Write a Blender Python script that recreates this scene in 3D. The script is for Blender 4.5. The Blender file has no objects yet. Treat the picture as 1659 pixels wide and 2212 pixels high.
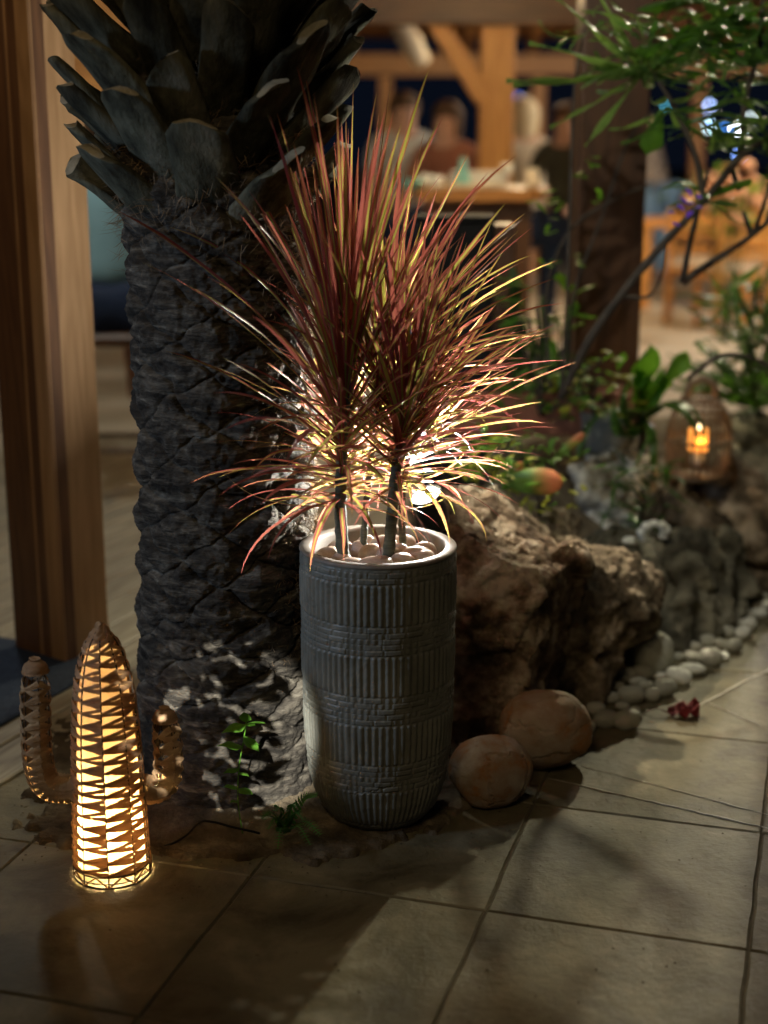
import bpy, bmesh, math, random
import numpy as np
from math import sin, cos, tan, pi, radians, sqrt, atan2
from mathutils import Vector, Matrix
random.seed(7); RNG = np.random.RandomState(11)
S = bpy.context.scene; COL = S.collection
# ------------------------------------------------------------------ camera
CH, CP, CF = 1.5, radians(14.33), 3194.0
cam = bpy.data.cameras.new('camera'); co = bpy.data.objects.new('camera', cam); COL.objects.link(co)
co.location = (0, 0, CH); co.rotation_euler = (pi/2 - CP, 0, 0)
cam.sensor_fit = 'VERTICAL'; cam.sensor_height = 36; cam.sensor_width = 27
cam.lens = 36 * CF / 2212; cam.clip_start = .05; cam.clip_end = 200
cam.dof.use_dof = True; cam.dof.focus_distance = 3.18; cam.dof.aperture_fstop = 1.32
S.camera = co
# ------------------------------------------------------------------ world (night)
W = bpy.data.worlds.new('World'); S.world = W; W.use_nodes = True
W.node_tree.nodes['Background'].inputs[0].default_value = (.10, .16, .34, 1)
W.node_tree.nodes['Background'].inputs[1].default_value = .022
S.view_settings.view_transform = 'Standard'; S.view_settings.look = 'None'
S.view_settings.exposure = 0; S.view_settings.gamma = 1; S.view_settings.use_curve_mapping = False
S.cycles.use_denoising = True
S.cycles.max_bounces = 7; S.cycles.diffuse_bounces = 3; S.cycles.transparent_max_bounces = 8
S.cycles.sample_clamp_indirect = 4
# ------------------------------------------------------------------ lamps
def lamp(name, typ, loc, power, col, rad=.05, aim=None, ang=None, blend=.3):
    d = bpy.data.lights.new(name, typ); d.energy = power; d.color = col
    if typ == 'AREA': d.shape = 'DISK'; d.size = rad * 2
    else: d.shadow_soft_size = rad
    if typ == 'SPOT': d.spot_size = radians(ang); d.spot_blend = blend
    o = bpy.data.objects.new(name, d); COL.objects.link(o); o.location = loc
    if aim is not None:
        o.rotation_euler = (Vector(aim) - Vector(loc)).to_track_quat('-Z', 'Y').to_euler()
    return o
LP = Vector((.104, 3.335, .668)); LN = Vector((-.32, -.30, .90)).normalized()
lamp('garden_spotlight', 'AREA', LP + LN * .030, 30, (1, .97, .90), .03, LP + LN)
lamp('spotlight_spill', 'POINT', LP + LN * .052, 3, (1, .95, .86), .015)
lamp('terrace_floodlight', 'SPOT', (2.2, 8.1, 3.5), 375, (1, .91, .60), .05, (.9, 3.4, 0), 46, .35)
lamp('path_lamp_left', 'SPOT', (-.92, -3.6, 4.2), 9500, (1, .97, .90), .012, (-.335, 3.03, .235), 3.0, .35)
lamp('cool_lamp_left', 'SPOT', (-2.7, 1.9, 1.5), 105, (.52, .70, 1), .15, (-.45, 3.2, .9), 40, .5)
lamp('ambient_fill_front', 'AREA', (-.8, -.3, 3.6), 21, (1, .74, .42), .5, (-.2, 3.2, .3))  # unseen soft fill added above and behind the camera for warm ambient light
lamp('pavilion_pendant_left', 'POINT', (-1.9, 2.9, 2.7), 14, (1, .66, .34), .08)
lamp('pavilion_pendant_mid', 'POINT', (.62, 7.0, 2.2), 66, (1, .70, .36), .10)
lamp('pavilion_pendant_back', 'POINT', (1.2, 12.6, 2.3), 130, (1, .74, .42), .12)
lamp('pavilion_pendant_right', 'POINT', (3.8, 10.6, 2.5), 330, (1, .91, .75), .12)
lamp('deck_lamp', 'POINT', (-1.5, 5.4, 2.6), 60, (.95, .95, .86), .1)
lamp('boulder_fill', 'SPOT', (-.12, 4.25, 1.75), 140, (1, .86, .66), .02, (.52, 3.86, .50), 34, .8)  # added fill that brightens the boulder tops, apart from the garden spotlight
lamp('leaf_backlight_fill', 'SPOT', (.62, 4.1, 2.05), 120, (1, .93, .78), .02, (-.10, 3.14, 1.12), 36, .6)  # added backlight that lifts the upper dracaena leaves and the trunk edge
lamp('garden_lamp_right', 'SPOT', (.2, 2.6, 2.9), 85, (1, .95, .8), .03, (1.35, 4.6, 1.3), 70, .5)

# ------------------------------------------------------------------ picture -> place
def ray(px, py):
    a = (px - 829.5) / CF; b = -(py - 1106) / CF
    return a, cos(CP) + b * sin(CP), b * cos(CP) - sin(CP)
def G(px, py, z=0):
    a, b, c = ray(px, py); t = (z - CH) / c; return Vector((a*t, b*t, z))
def at(px, py, Y):
    a, b, c = ray(px, py); t = Y / b; return Vector((a*t, Y, CH + c*t))
# ------------------------------------------------------------------ noise (numpy)
def _h(ix, iy, iz, s):
    n = (ix.astype(np.int64)*374761393 + iy.astype(np.int64)*668265263 + iz.astype(np.int64)*2147483647 + s*974711) & 0xffffffff
    n = ((n ^ (n >> 13)) * 1274126177) & 0xffffffff
    n = ((n ^ (n >> 16)) * 2246822519) & 0xffffffff
    return ((n ^ (n >> 15)) & 0xffff) / 65535.0
def vn(p, s=0):
    i = np.floor(p); f = p - i; f = f*f*(3-2*f); i = i.astype(np.int64)
    r = 0
    for dx in (0, 1):
        for dy in (0, 1):
            for dz in (0, 1):
                w = (f[:,0] if dx else 1-f[:,0])*(f[:,1] if dy else 1-f[:,1])*(f[:,2] if dz else 1-f[:,2])
                r = r + w*_h(i[:,0]+dx, i[:,1]+dy, i[:,2]+dz, s)
    return r*2-1
def fbm(p, o=4, s=0, g=.5):
    r = 0; a = 1
    for k in range(o):
        r = r + a*vn(p*2.03**k + 17.3*k, s+k); a *= g
    return r
# ------------------------------------------------------------------ materials
def nt(m):
    m.use_nodes = True; return m.node_tree, m.node_tree.nodes, m.node_tree.links
def mat(name, stops, scale=8, rough=.8, bump=.3, bscale=40, bdist=.01, stretch=(1,1,1), trans=0, tcol=None,
        spec=.3, metal=0, detail=6, emit=None, estr=0, distort=0, rand=0, coat=0):
    """noise-coloured surface; stops = [(pos, rgb), ...]"""
    m = bpy.data.materials.new(name); T, N, L = nt(m)
    B = N['Principled BSDF']; B.inputs['Roughness'].default_value = rough
    B.inputs['Specular IOR Level'].default_value = spec; B.inputs['Metallic'].default_value = metal
    B.inputs['Coat Weight'].default_value = coat
    tc = N.new('ShaderNodeTexCoord'); mp = N.new('ShaderNodeMapping'); mp.inputs['Scale'].default_value = stretch
    L.new(tc.outputs['Object'], mp.inputs[0]); vec = mp.outputs[0]
    oi = N.new('ShaderNodeObjectInfo')
    if rand:
        ad = N.new('ShaderNodeVectorMath'); ad.operation = 'ADD'
        ml = N.new('ShaderNodeMath'); ml.operation = 'MULTIPLY'; ml.inputs[1].default_value = 31.7
        L.new(oi.outputs['Random'], ml.inputs[0]); L.new(vec, ad.inputs[0]); L.new(ml.outputs[0], ad.inputs[1]); vec = ad.outputs[0]
    nz = N.new('ShaderNodeTexNoise'); nz.inputs['Scale'].default_value = scale; nz.inputs['Detail'].default_value = detail
    nz.inputs['Roughness'].default_value = .62; nz.inputs['Distortion'].default_value = distort
    L.new(vec, nz.inputs['Vector'])
    cr = N.new('ShaderNodeValToRGB'); e = cr.color_ramp.elements
    while len(e) < len(stops): e.new(.5)
    for k, (ps, c) in enumerate(stops): e[k].position = ps; e[k].color = (*c, 1)
    L.new(nz.outputs['Fac'], cr.inputs[0]); out = cr.outputs[0]
    if rand:
        hs = N.new('ShaderNodeHueSaturation'); mr = N.new('ShaderNodeMapRange')
        mr.inputs[3].default_value = 1-rand; mr.inputs[4].default_value = 1+rand
        L.new(oi.outputs['Random'], mr.inputs[0]); L.new(mr.outputs[0], hs.inputs['Value']); L.new(out, hs.inputs['Color']); out = hs.outputs[0]
    L.new(out, B.inputs['Base Color'])
    if bump:
        n2 = N.new('ShaderNodeTexNoise'); n2.inputs['Scale'].default_value = bscale; n2.inputs['Detail'].default_value = 8
        n2.inputs['Roughness'].default_value = .65
        L.new(vec, n2.inputs['Vector']); bp = N.new('ShaderNodeBump'); bp.inputs['Strength'].default_value = bump
        bp.inputs['Distance'].default_value = bdist; L.new(n2.outputs['Fac'], bp.inputs['Height']); L.new(bp.outputs[0], B.inputs['Normal'])
    if emit: B.inputs['Emission Color'].default_value = (*emit, 1); B.inputs['Emission Strength'].default_value = estr
    if trans:
        tr = N.new('ShaderNodeBsdfTranslucent'); mx = N.new('ShaderNodeMixShader'); mx.inputs[0].default_value = trans
        if tcol: tr.inputs[0].default_value = (*tcol, 1)
        else: L.new(out, tr.inputs[0])
        L.new(B.outputs[0], mx.inputs[1]); L.new(tr.outputs[0], mx.inputs[2]); L.new(mx.outputs[0], N['Material Output'].inputs[0])
    return m
def wood(name, dark, light, axis=2, ring=9, rough=.5):
    """sawn timber: stretched grain with knots bending it"""
    m = bpy.data.materials.new(name); T, N, L = nt(m); B = N['Principled BSDF']; B.inputs['Roughness'].default_value = rough
    tc = N.new('ShaderNodeTexCoord'); oi = N.new('ShaderNodeObjectInfo')
    mp = N.new('ShaderNodeMapping'); sc = [ring, ring, ring]; sc[axis] = ring*.11; mp.inputs['Scale'].default_value = sc
    ml = N.new('ShaderNodeMath'); ml.operation = 'MULTIPLY'; ml.inputs[1].default_value = 13.3; L.new(oi.outputs['Random'], ml.inputs[0])
    L.new(tc.outputs['Object'], mp.inputs[0])
    ad = N.new('ShaderNodeVectorMath'); ad.operation = 'ADD'; L.new(mp.outputs[0], ad.inputs[0]); L.new(ml.outputs[0], ad.inputs[1])
    n1 = N.new('ShaderNodeTexNoise'); n1.inputs['Scale'].default_value = 1.0; n1.inputs['Detail'].default_value = 2; L.new(ad.outputs[0], n1.inputs['Vector'])
    vo = N.new('ShaderNodeTexVoronoi'); vo.feature = 'SMOOTH_F1'; vo.inputs['Scale'].default_value = .85; L.new(ad.outputs[0], vo.inputs['Vector'])
    kn = N.new('ShaderNodeMapRange'); kn.inputs[1].default_value = .0; kn.inputs[2].default_value = .42; kn.inputs[3].default_value = .30; kn.inputs[4].default_value = 0
    kn.interpolation_type = 'SMOOTHSTEP'; L.new(vo.outputs['Distance'], kn.inputs[0])
    sm = N.new('ShaderNodeMath'); sm.operation = 'ADD'; L.new(n1.outputs['Fac'], sm.inputs[0]); L.new(kn.outputs[0], sm.inputs[1])
    mu = N.new('ShaderNodeMath'); mu.operation = 'MULTIPLY'; mu.inputs[1].default_value = 60; L.new(sm.outputs[0], mu.inputs[0])
    sn = N.new('ShaderNodeMath'); sn.operation = 'SINE'; L.new(mu.outputs[0], sn.inputs[0])
    n2 = N.new('ShaderNodeTexNoise'); n2.inputs['Scale'].default_value = 9; n2.inputs['Detail'].default_value = 6; L.new(ad.outputs[0], n2.inputs['Vector'])
    mr = N.new('ShaderNodeMapRange'); mr.inputs[1].default_value = -1; mr.inputs[3].default_value = .33; mr.inputs[4].default_value = .67
    L.new(sn.outputs[0], mr.inputs[0])
    av = N.new('ShaderNodeMath'); av.operation = 'ADD'; L.new(mr.outputs[0], av.inputs[0]); L.new(n2.outputs['Fac'], av.inputs[1])
    hf = N.new('ShaderNodeMath'); hf.operation = 'MULTIPLY'; hf.inputs[1].default_value = .5; L.new(av.outputs[0], hf.inputs[0])
    cr = N.new('ShaderNodeValToRGB'); cr.color_ramp.elements[0].position = .3; cr.color_ramp.elements[0].color = (*dark, 1)
    cr.color_ramp.elements[1].position = .68; cr.color_ramp.elements[1].color = (*light, 1); L.new(hf.outputs[0], cr.inputs[0])
    L.new(cr.outputs[0], B.inputs['Base Color'])
    bp = N.new('ShaderNodeBump'); bp.inputs['Strength'].default_value = .25; bp.inputs['Distance'].default_value = .002
    L.new(hf.outputs[0], bp.inputs['Height']); L.new(bp.outputs[0], B.inputs['Normal'])
    return m
def emitter(name, col, s):
    m = bpy.data.materials.new(name); T, N, L = nt(m); B = N['Principled BSDF']
    B.inputs['Base Color'].default_value = (*col, 1); B.inputs['Emission Color'].default_value = (*col, 1); B.inputs['Emission Strength'].default_value = s
    return m
M = {}
M['slab'] = mat('slate_slab', [(.36, (.065,.053,.027)), (.46, (.125,.107,.060)), (.54, (.155,.134,.078)), (.64, (.23,.202,.125))], 4.2, .50, .7, 22, .007, rand=.16, distort=.5, detail=10)
M['mortar'] = mat('mortar', [(.3, (.07,.06,.04)), (.7, (.15,.13,.09))], 20, .9, .5)
M['grout'] = mat('pale_grout', [(.3, (.40,.37,.30)), (.7, (.6,.56,.47))], 30, .5, .4, 90, .002)
M['soil'] = mat('soil', [(.3, (.045,.032,.020)), (.5, (.11,.085,.052)), (.72, (.26,.21,.135))], 9, .95, .9, 70, .012)
M['terrace'] = mat('pale_terrace', [(.3, (.36,.33,.26)), (.7, (.50,.46,.38))], 2.0, .6, .1)
M['deckw'] = wood('pale_deck_wood', (.20,.17,.12), (.42,.38,.29), 0, 6)
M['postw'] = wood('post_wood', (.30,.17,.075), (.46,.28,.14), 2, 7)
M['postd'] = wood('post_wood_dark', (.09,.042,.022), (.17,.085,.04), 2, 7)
M['beamw'] = wood('beam_wood', (.24,.10,.025), (.42,.20,.055), 0, 5)
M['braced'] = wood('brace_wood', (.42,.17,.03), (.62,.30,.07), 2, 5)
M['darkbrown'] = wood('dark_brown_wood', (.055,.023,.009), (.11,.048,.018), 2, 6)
M['bark'] = mat('palm_bark', [(.34, (.014,.012,.009)), (.48, (.050,.043,.033)), (.60, (.12,.105,.08)), (.72, (.27,.245,.19))], 13, .85, 1.0, 40, .012, stretch=(1,1,4), distort=.5)
M['stub'] = mat('frond_stub', [(.36, (.022,.020,.013)), (.48, (.07,.068,.044)), (.58, (.12,.115,.075)), (.7, (.18,.165,.115))], 14, .9, 1.0, 60, .008, stretch=(1,1,.25), rand=.35, spec=.15)
M['cut'] = mat('frond_cut', [(.3, (.20,.18,.12)), (.7, (.38,.35,.25))], 30, .85, .8, 120, .005, stretch=(1,1,.3))
M['fibre'] = mat('palm_fibre', [(.3, (.12,.075,.04)), (.7, (.34,.24,.14))], 20, .9, 0)
M['pot'] = mat('pot_glaze', [(.3, (.11,.112,.092)), (.55, (.17,.172,.145)), (.75, (.26,.26,.215))], 11, .42, .25, 90, .002, stretch=(1,1,.4), spec=.4)
M['rimc'] = mat('pot_rim', [(.3, (.17,.15,.125)), (.7, (.26,.23,.19))], 12, .6, .2, 60, .002)
M['peb_b'] = mat('beige_pebble', [(.3, (.50,.37,.28)), (.7, (.66,.52,.41))], 6, .45, .12, 60, .002, rand=.12)
M['peb_g'] = mat('grey_pebble', [(.3, (.36,.36,.29)), (.7, (.50,.49,.41))], 8, .6, .2, 60, .002, rand=.15)
M['peb_w'] = mat('white_pebble', [(.3, (.72,.73,.64)), (.7, (.84,.84,.76))], 8, .6, .2, 60, .002, rand=.08)
M['river'] = mat('river_stone', [(.38, (.40,.18,.06)), (.46, (.38,.25,.15)), (.56, (.44,.34,.25)), (.66, (.50,.41,.31))], 1.1, .6, .5, 30, .012, distort=.2, rand=.1, detail=10)
M['rock1'] = mat('limestone_brown', [(.38, (.075,.050,.030)), (.47, (.20,.14,.088)), (.53, (.38,.295,.205)), (.62, (.64,.55,.43))], 9, .9, 1.0, 40, .02, distort=.15, detail=12)
M['rock2'] = mat('limestone_ochre', [(.38, (.06,.045,.028)), (.47, (.17,.13,.082)), (.54, (.32,.25,.17)), (.64, (.56,.46,.33))], 8, .9, 1.0, 34, .02, distort=.15, detail=12)
M['rock3'] = mat('limestone_grey', [(.36, (.05,.046,.032)), (.47, (.15,.14,.10)), (.56, (.32,.30,.22)), (.66, (.58,.55,.43))], 5, .9, 1.0, 30, .025, distort=.15, detail=12)
M['rockw'] = mat('limestone_white', [(.38, (.10,.09,.065)), (.48, (.36,.34,.27)), (.6, (.72,.70,.60))], 7, .9, 1.0, 26, .025)
M['dstem'] = mat('dracaena_stem', [(.3, (.05,.055,.04)), (.5, (.11,.115,.08)), (.7, (.20,.19,.13))], 20, .8, .7, 60, .004, stretch=(.6,.6,4))
M['raffia'] = mat('raffia', [(.3, (.24,.13,.06)), (.5, (.40,.24,.12)), (.7, (.58,.38,.21))], 12, .7, .9, 60, .004, stretch=(1,1,3), trans=.30)
M['raffia_arm'] = mat('raffia_arm', [(.3, (.26,.15,.07)), (.5, (.42,.27,.14)), (.7, (.60,.42,.24))], 14, .8, .9, 60, .004, stretch=(1,1,3), trans=.05)
M['wire'] = mat('lamp_wire', [(.3, (.02,.017,.014)), (.7, (.04,.034,.026))], 10, .5, 0)
M['black'] = mat('black_plastic', [(.3, (.010,.010,.010)), (.7, (.018,.018,.018))], 8, .75, .1, spec=.15)
M['blackmet'] = mat('dark_metal', [(.3, (.02,.022,.022)), (.7, (.05,.052,.05))], 20, .35, .2, metal=.6)
M['leafg'] = mat('bright_leaf', [(.3, (.06,.17,.02)), (.7, (.12,.28,.035))], 9, .4, .15, 50, .002, trans=.4, tcol=(.20,.45,.03), rand=.2)
M['leafd'] = mat('dark_leaf', [(.3, (.025,.065,.014)), (.7, (.06,.13,.025))], 9, .35, .15, 50, .002, trans=.3, tcol=(.10,.26,.02), rand=.3, spec=.5)
M['leafl'] = mat('lance_leaf', [(.3, (.05,.10,.025)), (.7, (.11,.18,.04))], 9, .35, .15, 50, .002, trans=.35, tcol=(.20,.34,.05), rand=.4, spec=.6)
M['leafy'] = mat('yellow_leaf', [(.3, (.13,.17,.02)), (.7, (.30,.30,.03))], 9, .5, .1, trans=.4, tcol=(.4,.42,.03), rand=.3)
M['fern'] = mat('fern_leaf', [(.3, (.05,.17,.03)), (.7, (.10,.28,.05))], 9, .5, 0, trans=.35)
M['twig'] = mat('grey_twig', [(.3, (.03,.025,.019)), (.7, (.08,.066,.05))], 18, .8, .5, stretch=(1,1,.3))
M['purple'] = mat('purple_petal', [(.3, (.16,.06,.62)), (.7, (.26,.12,.85))], 9, .6, 0, trans=.3)
M['peach'] = mat('peach_blossom', [(.3, (.55,.28,.14)), (.7, (.75,.42,.25))], 9, .7, 0)
M['wicker'] = mat('wicker', [(.3, (.13,.085,.05)), (.7, (.30,.21,.13))], 20, .7, .4)
M['glasslit'] = emitter('candle_glow', (1, .36, .06), 1.1)
M['flame'] = emitter('flame', (1, .75, .40), 5)
M['white'] = mat('white_ceramic', [(.3, (.70,.70,.64)), (.7, (.80,.80,.74))], 6, .35, .05)
M['linen'] = mat('linen', [(.3, (.60,.52,.38)), (.7, (.74,.66,.50))], 6, .8, .2)
M['teal'] = mat('teal_glass', [(.3, (.25,.62,.58)), (.7, (.38,.75,.70))], 6, .2, 0, trans=.3)
M['concrete'] = mat('concrete_planter', [(.3, (.17,.17,.14)), (.7, (.27,.27,.23))], 9, .85, .4)
M['terracotta'] = mat('terracotta', [(.3, (.20,.075,.045)), (.7, (.34,.14,.085))], 8, .8, .3)
M['skin'] = mat('skin', [(.3, (.46,.26,.18)), (.7, (.56,.34,.24))], 6, .55, 0)
M['hair'] = mat('brown_hair', [(.3, (.05,.028,.014)), (.7, (.11,.06,.03))], 30, .6, 0)
M['hairb'] = mat('blond_hair', [(.3, (.50,.40,.24)), (.7, (.66,.55,.36))], 30, .6, 0)
M['bluesh'] = mat('pale_blue_shirt', [(.3, (.20,.38,.44)), (.7, (.30,.50,.56))], 5, .85, .3)
M['navy'] = mat('navy_trousers', [(.3, (.012,.022,.05)), (.7, (.022,.035,.075))], 5, .9, .2)
M['jeans'] = mat('jeans', [(.3, (.10,.20,.36)), (.7, (.18,.31,.50))], 7, .9, .2)
M['checksh'] = mat('grey_check_shirt', [(.42, (.14,.12,.11)), (.58, (.36,.32,.29))], 26, .9, .2)
M['darksh'] = mat('dark_olive_shirt', [(.3, (.035,.035,.022)), (.7, (.07,.068,.045))], 8, .9, .2)
M['whitesh'] = mat('white_shirt', [(.3, (.48,.48,.43)), (.7, (.6,.6,.54))], 8, .9, .2)
M['bluemat'] = mat('dark_blue_mat', [(.3, (.015,.025,.05)), (.7, (.03,.045,.08))], 40, .95, .6)
M['redleaf'] = mat('dry_red_leaf', [(.3, (.08,.010,.012)), (.7, (.18,.025,.025))], 20, .5, .3, trans=.2)
M['cush'] = mat('beige_cushion', [(.3, (.42,.35,.25)), (.7, (.56,.48,.36))], 8, .9, .3)
# red-edged leaf, stripes along the blade from its UVs
def dracaena_mat():
    m = bpy.data.materials.new('red_edged_leaf'); T, N, L = nt(m); B = N['Principled BSDF']
    B.inputs['Roughness'].default_value = .27; B.inputs['Specular IOR Level'].default_value = .8
    uv = N.new('ShaderNodeUVMap'); sp = N.new('ShaderNodeSeparateXYZ'); L.new(uv.outputs[0], sp.inputs[0])
    oi = N.new('ShaderNodeObjectInfo')
    def mth(op, a, b=None):
        n = N.new('ShaderNodeMath'); n.operation = op
        for k, q in enumerate((a, b)):
            if q is None: continue
            if isinstance(q, (int, float)): n.inputs[k].default_value = q
            else: L.new(q, n.inputs[k])
        return n.outputs[0]
    d = mth('ABSOLUTE', mth('SUBTRACT', sp.outputs[0], .5))
    w = mth('ADD', mth('MULTIPLY', oi.outputs['Random'], .38), .05)
    w2 = mth('SUBTRACT', w, mth('MULTIPLY', sp.outputs[1], .10))
    f = mth('MULTIPLY', mth('SUBTRACT', w2, d), 14)
    cl = N.new('ShaderNodeClamp'); L.new(f, cl.inputs[0])
    def mix(a, b, fac):
        n = N.new('ShaderNodeMix'); n.data_type = 'RGBA'; n.inputs['A'].default_value = (*a, 1); n.inputs['B'].default_value = (*b, 1)
        L.new(fac, n.inputs['Factor']); return n.outputs['Result']
    L.new(mix((.15,.022,.026), (.12,.16,.035), cl.outputs[0]), B.inputs['Base Color'])
    tr = N.new('ShaderNodeBsdfTranslucent'); L.new(mix((.60,.17,.13), (.74,.74,.14), cl.outputs[0]), tr.inputs[0])
    mx = N.new('ShaderNodeMixShader'); mx.inputs[0].default_value = .42
    L.new(B.outputs[0], mx.inputs[1]); L.new(tr.outputs[0], mx.inputs[2]); L.new(mx.outputs[0], N['Material Output'].inputs[0])
    return m
M['drac'] = dracaena_mat()

# ------------------------------------------------------------------ object helpers
def tag(o, label=None, cat=None, group=None, kind=None):
    for k, v in (('label', label), ('category', cat), ('group', group), ('kind', kind)):
        if v: o[k] = v
    return o
def empty(name, loc, label=None, cat=None, group=None, kind=None):
    o = bpy.data.objects.new(name, None); o.location = loc; o.empty_display_size = .05; COL.objects.link(o)
    return tag(o, label, cat, group, kind)
def link(name, me, m, parent=None, loc=None, smooth=True):
    me.name = name
    if m is not None and not me.materials:
        me.materials.append(M[m] if isinstance(m, str) else m)
    o = bpy.data.objects.new(name, me); COL.objects.link(o)
    if parent is not None:
        o.parent = parent
        if loc is None: o.location = -wloc(parent)
    if loc is not None: o.location = loc
    return o
def wloc(o):
    v = Vector(o.location)
    while o.parent: o = o.parent; v += o.location
    return v
class MB:
    def __init__(s): s.v = []; s.f = []; s.uv = []; s.mi = []; s.cur = 0
    def add(s, v, f, uv=None):
        n = len(s.v); s.v += [tuple(q) for q in v]; s.f += [tuple(i+n for i in q) for q in f]; s.mi += [s.cur]*len(f)
        if uv: s.uv += uv
        return s
    def box(s, c, d, R=None, bev=0):
        c = Vector(c); x, y, z = [q/2 for q in d]
        if bev:
            b = min(bev, x*.9, y*.9, z*.9); vs = []
            for sx in (-1, 1):
                for sy in (-1, 1):
                    for sz in (-1, 1):
                        vs += [Vector((sx*x, sy*(y-b), sz*(z-b))), Vector((sx*(x-b), sy*y, sz*(z-b))), Vector((sx*(x-b), sy*(y-b), sz*z))]
            bm = bmesh.new()
            for q in vs: bm.verts.new((R @ q if R else q) + c)
            bmesh.ops.convex_hull(bm, input=bm.verts); bmesh.ops.dissolve_limit(bm, angle_limit=.01, verts=bm.verts, edges=bm.edges)
            bm.verts.index_update(); s.add([v.co for v in bm.verts], [[v.index for v in f.verts] for f in bm.faces]); bm.free(); return s
        vs = [Vector((sx*x, sy*y, sz*z)) for sx in (-1,1) for sy in (-1,1) for sz in (-1,1)]
        vs = [(R @ q if R else q) + c for q in vs]
        return s.add(vs, [(0,1,3,2),(4,6,7,5),(0,4,5,1),(2,3,7,6),(0,2,6,4),(1,5,7,3)])
    def tube(s, pts, rad, n=8, cap=True, flat=1.0):
        pts = [Vector(p) for p in pts]; k = len(pts)
        if not hasattr(rad, '__len__'): rad = [rad]*k
        up = Vector((.13, .21, 1)).normalized(); vs = []; fs = []; prev = None
        for i, p in enumerate(pts):
            t = (pts[min(i+1, k-1)] - pts[max(i-1, 0)]).normalized()
            a = prev - t*prev.dot(t) if prev is not None else t.cross(up if abs(t.dot(up)) < .95 else Vector((1, 0, 0)))
            a.normalize(); prev = a; b = t.cross(a)
            for j in range(n):
                q = 2*pi*j/n; vs.append(p + a*cos(q)*rad[i] + b*sin(q)*rad[i]*flat)
        for i in range(k-1):
            for j in range(n):
                fs.append((i*n+j, i*n+(j+1) % n, (i+1)*n+(j+1) % n, (i+1)*n+j))
        if cap: fs.append(tuple(range(n-1, -1, -1))); fs.append(tuple((k-1)*n+j for j in range(n)))
        return s.add(vs, fs)
    def lathe(s, prof, c=(0,0,0), n=32, R=None):
        c = Vector(c); vs = []; fs = []
        for (r, z) in prof:
            for j in range(n):
                q = Vector((r*cos(2*pi*j/n), r*sin(2*pi*j/n), z)); vs.append((R @ q if R else q) + c)
        for i in range(len(prof)-1):
            for j in range(n): fs.append((i*n+j, i*n+(j+1) % n, (i+1)*n+(j+1) % n, (i+1)*n+j))
        return s.add(vs, fs)
    def mesh(s, name='m', smooth=True):
        me = bpy.data.meshes.new(name); me.from_pydata(s.v, [], s.f)
        if s.uv and len(s.uv) == sum(len(q) for q in s.f):
            u = me.uv_layers.new(name='UVMap'); u.data.foreach_set('uv', np.array(s.uv, dtype=np.float32).ravel())
        if smooth: me.polygons.foreach_set('use_smooth', [True]*len(me.polygons))
        if any(s.mi): me.polygons.foreach_set('material_index', s.mi)
        me.update(); return me
    def build(s, name, m, parent=None, loc=None, smooth=True):
        return link(name, s.mesh(name, smooth), m, parent, loc)
def smooth_by_angle(me, a=35):
    bm = bmesh.new(); bm.from_mesh(me)
    for e in bm.edges:
        if len(e.link_faces) == 2 and e.calc_face_angle(0) > radians(a): e.smooth = False
    bm.to_mesh(me); bm.free(); return me
def grid_mesh(name, V, nu, nv, wrap=False):
    """V: (nv*nu,3) rows of nu"""
    i = np.arange(nv-1)[:, None]*nu; j = np.arange(nu if wrap else nu-1)[None, :]; j2 = (j+1) % nu
    F = np.stack([i+j, i+j2, i+nu+j2, i+nu+j], -1).reshape(-1, 4)
    me = bpy.data.meshes.new(name); me.vertices.add(len(V)); me.vertices.foreach_set('co', V.astype(np.float32).ravel())
    me.loops.add(F.size); me.loops.foreach_set('vertex_index', F.astype(np.int32).ravel())
    me.polygons.add(len(F)); me.polygons.foreach_set('loop_start', np.arange(0, F.size, 4, dtype=np.int32))
    me.polygons.foreach_set('use_smooth', np.ones(len(F), dtype=bool))
    me.update(calc_edges=True); me.validate(); return me
def bez(pts, n=12):
    """Catmull-Rom through pts"""
    P = [Vector(p) for p in pts]; P = [P[0]*2-P[1]] + P + [P[-1]*2-P[-2]]; out = []
    for k in range(1, len(P)-2):
        for i in range(n):
            t = i/n; a, b, c, d = P[k-1:k+3]
            out.append(.5*((2*b) + (c-a)*t + (2*a-5*b+4*c-d)*t*t + (3*b-a-3*c+d)*t**3))
    out.append(P[-2]); return out
def lerp(a, b, t): return a + (b-a)*t
def prof(x, xs, ys): return float(np.interp(x, xs, ys))
def copyobj(o, parent=None):
    c = o.copy(); COL.objects.link(c); c.parent = parent; return c

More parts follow.
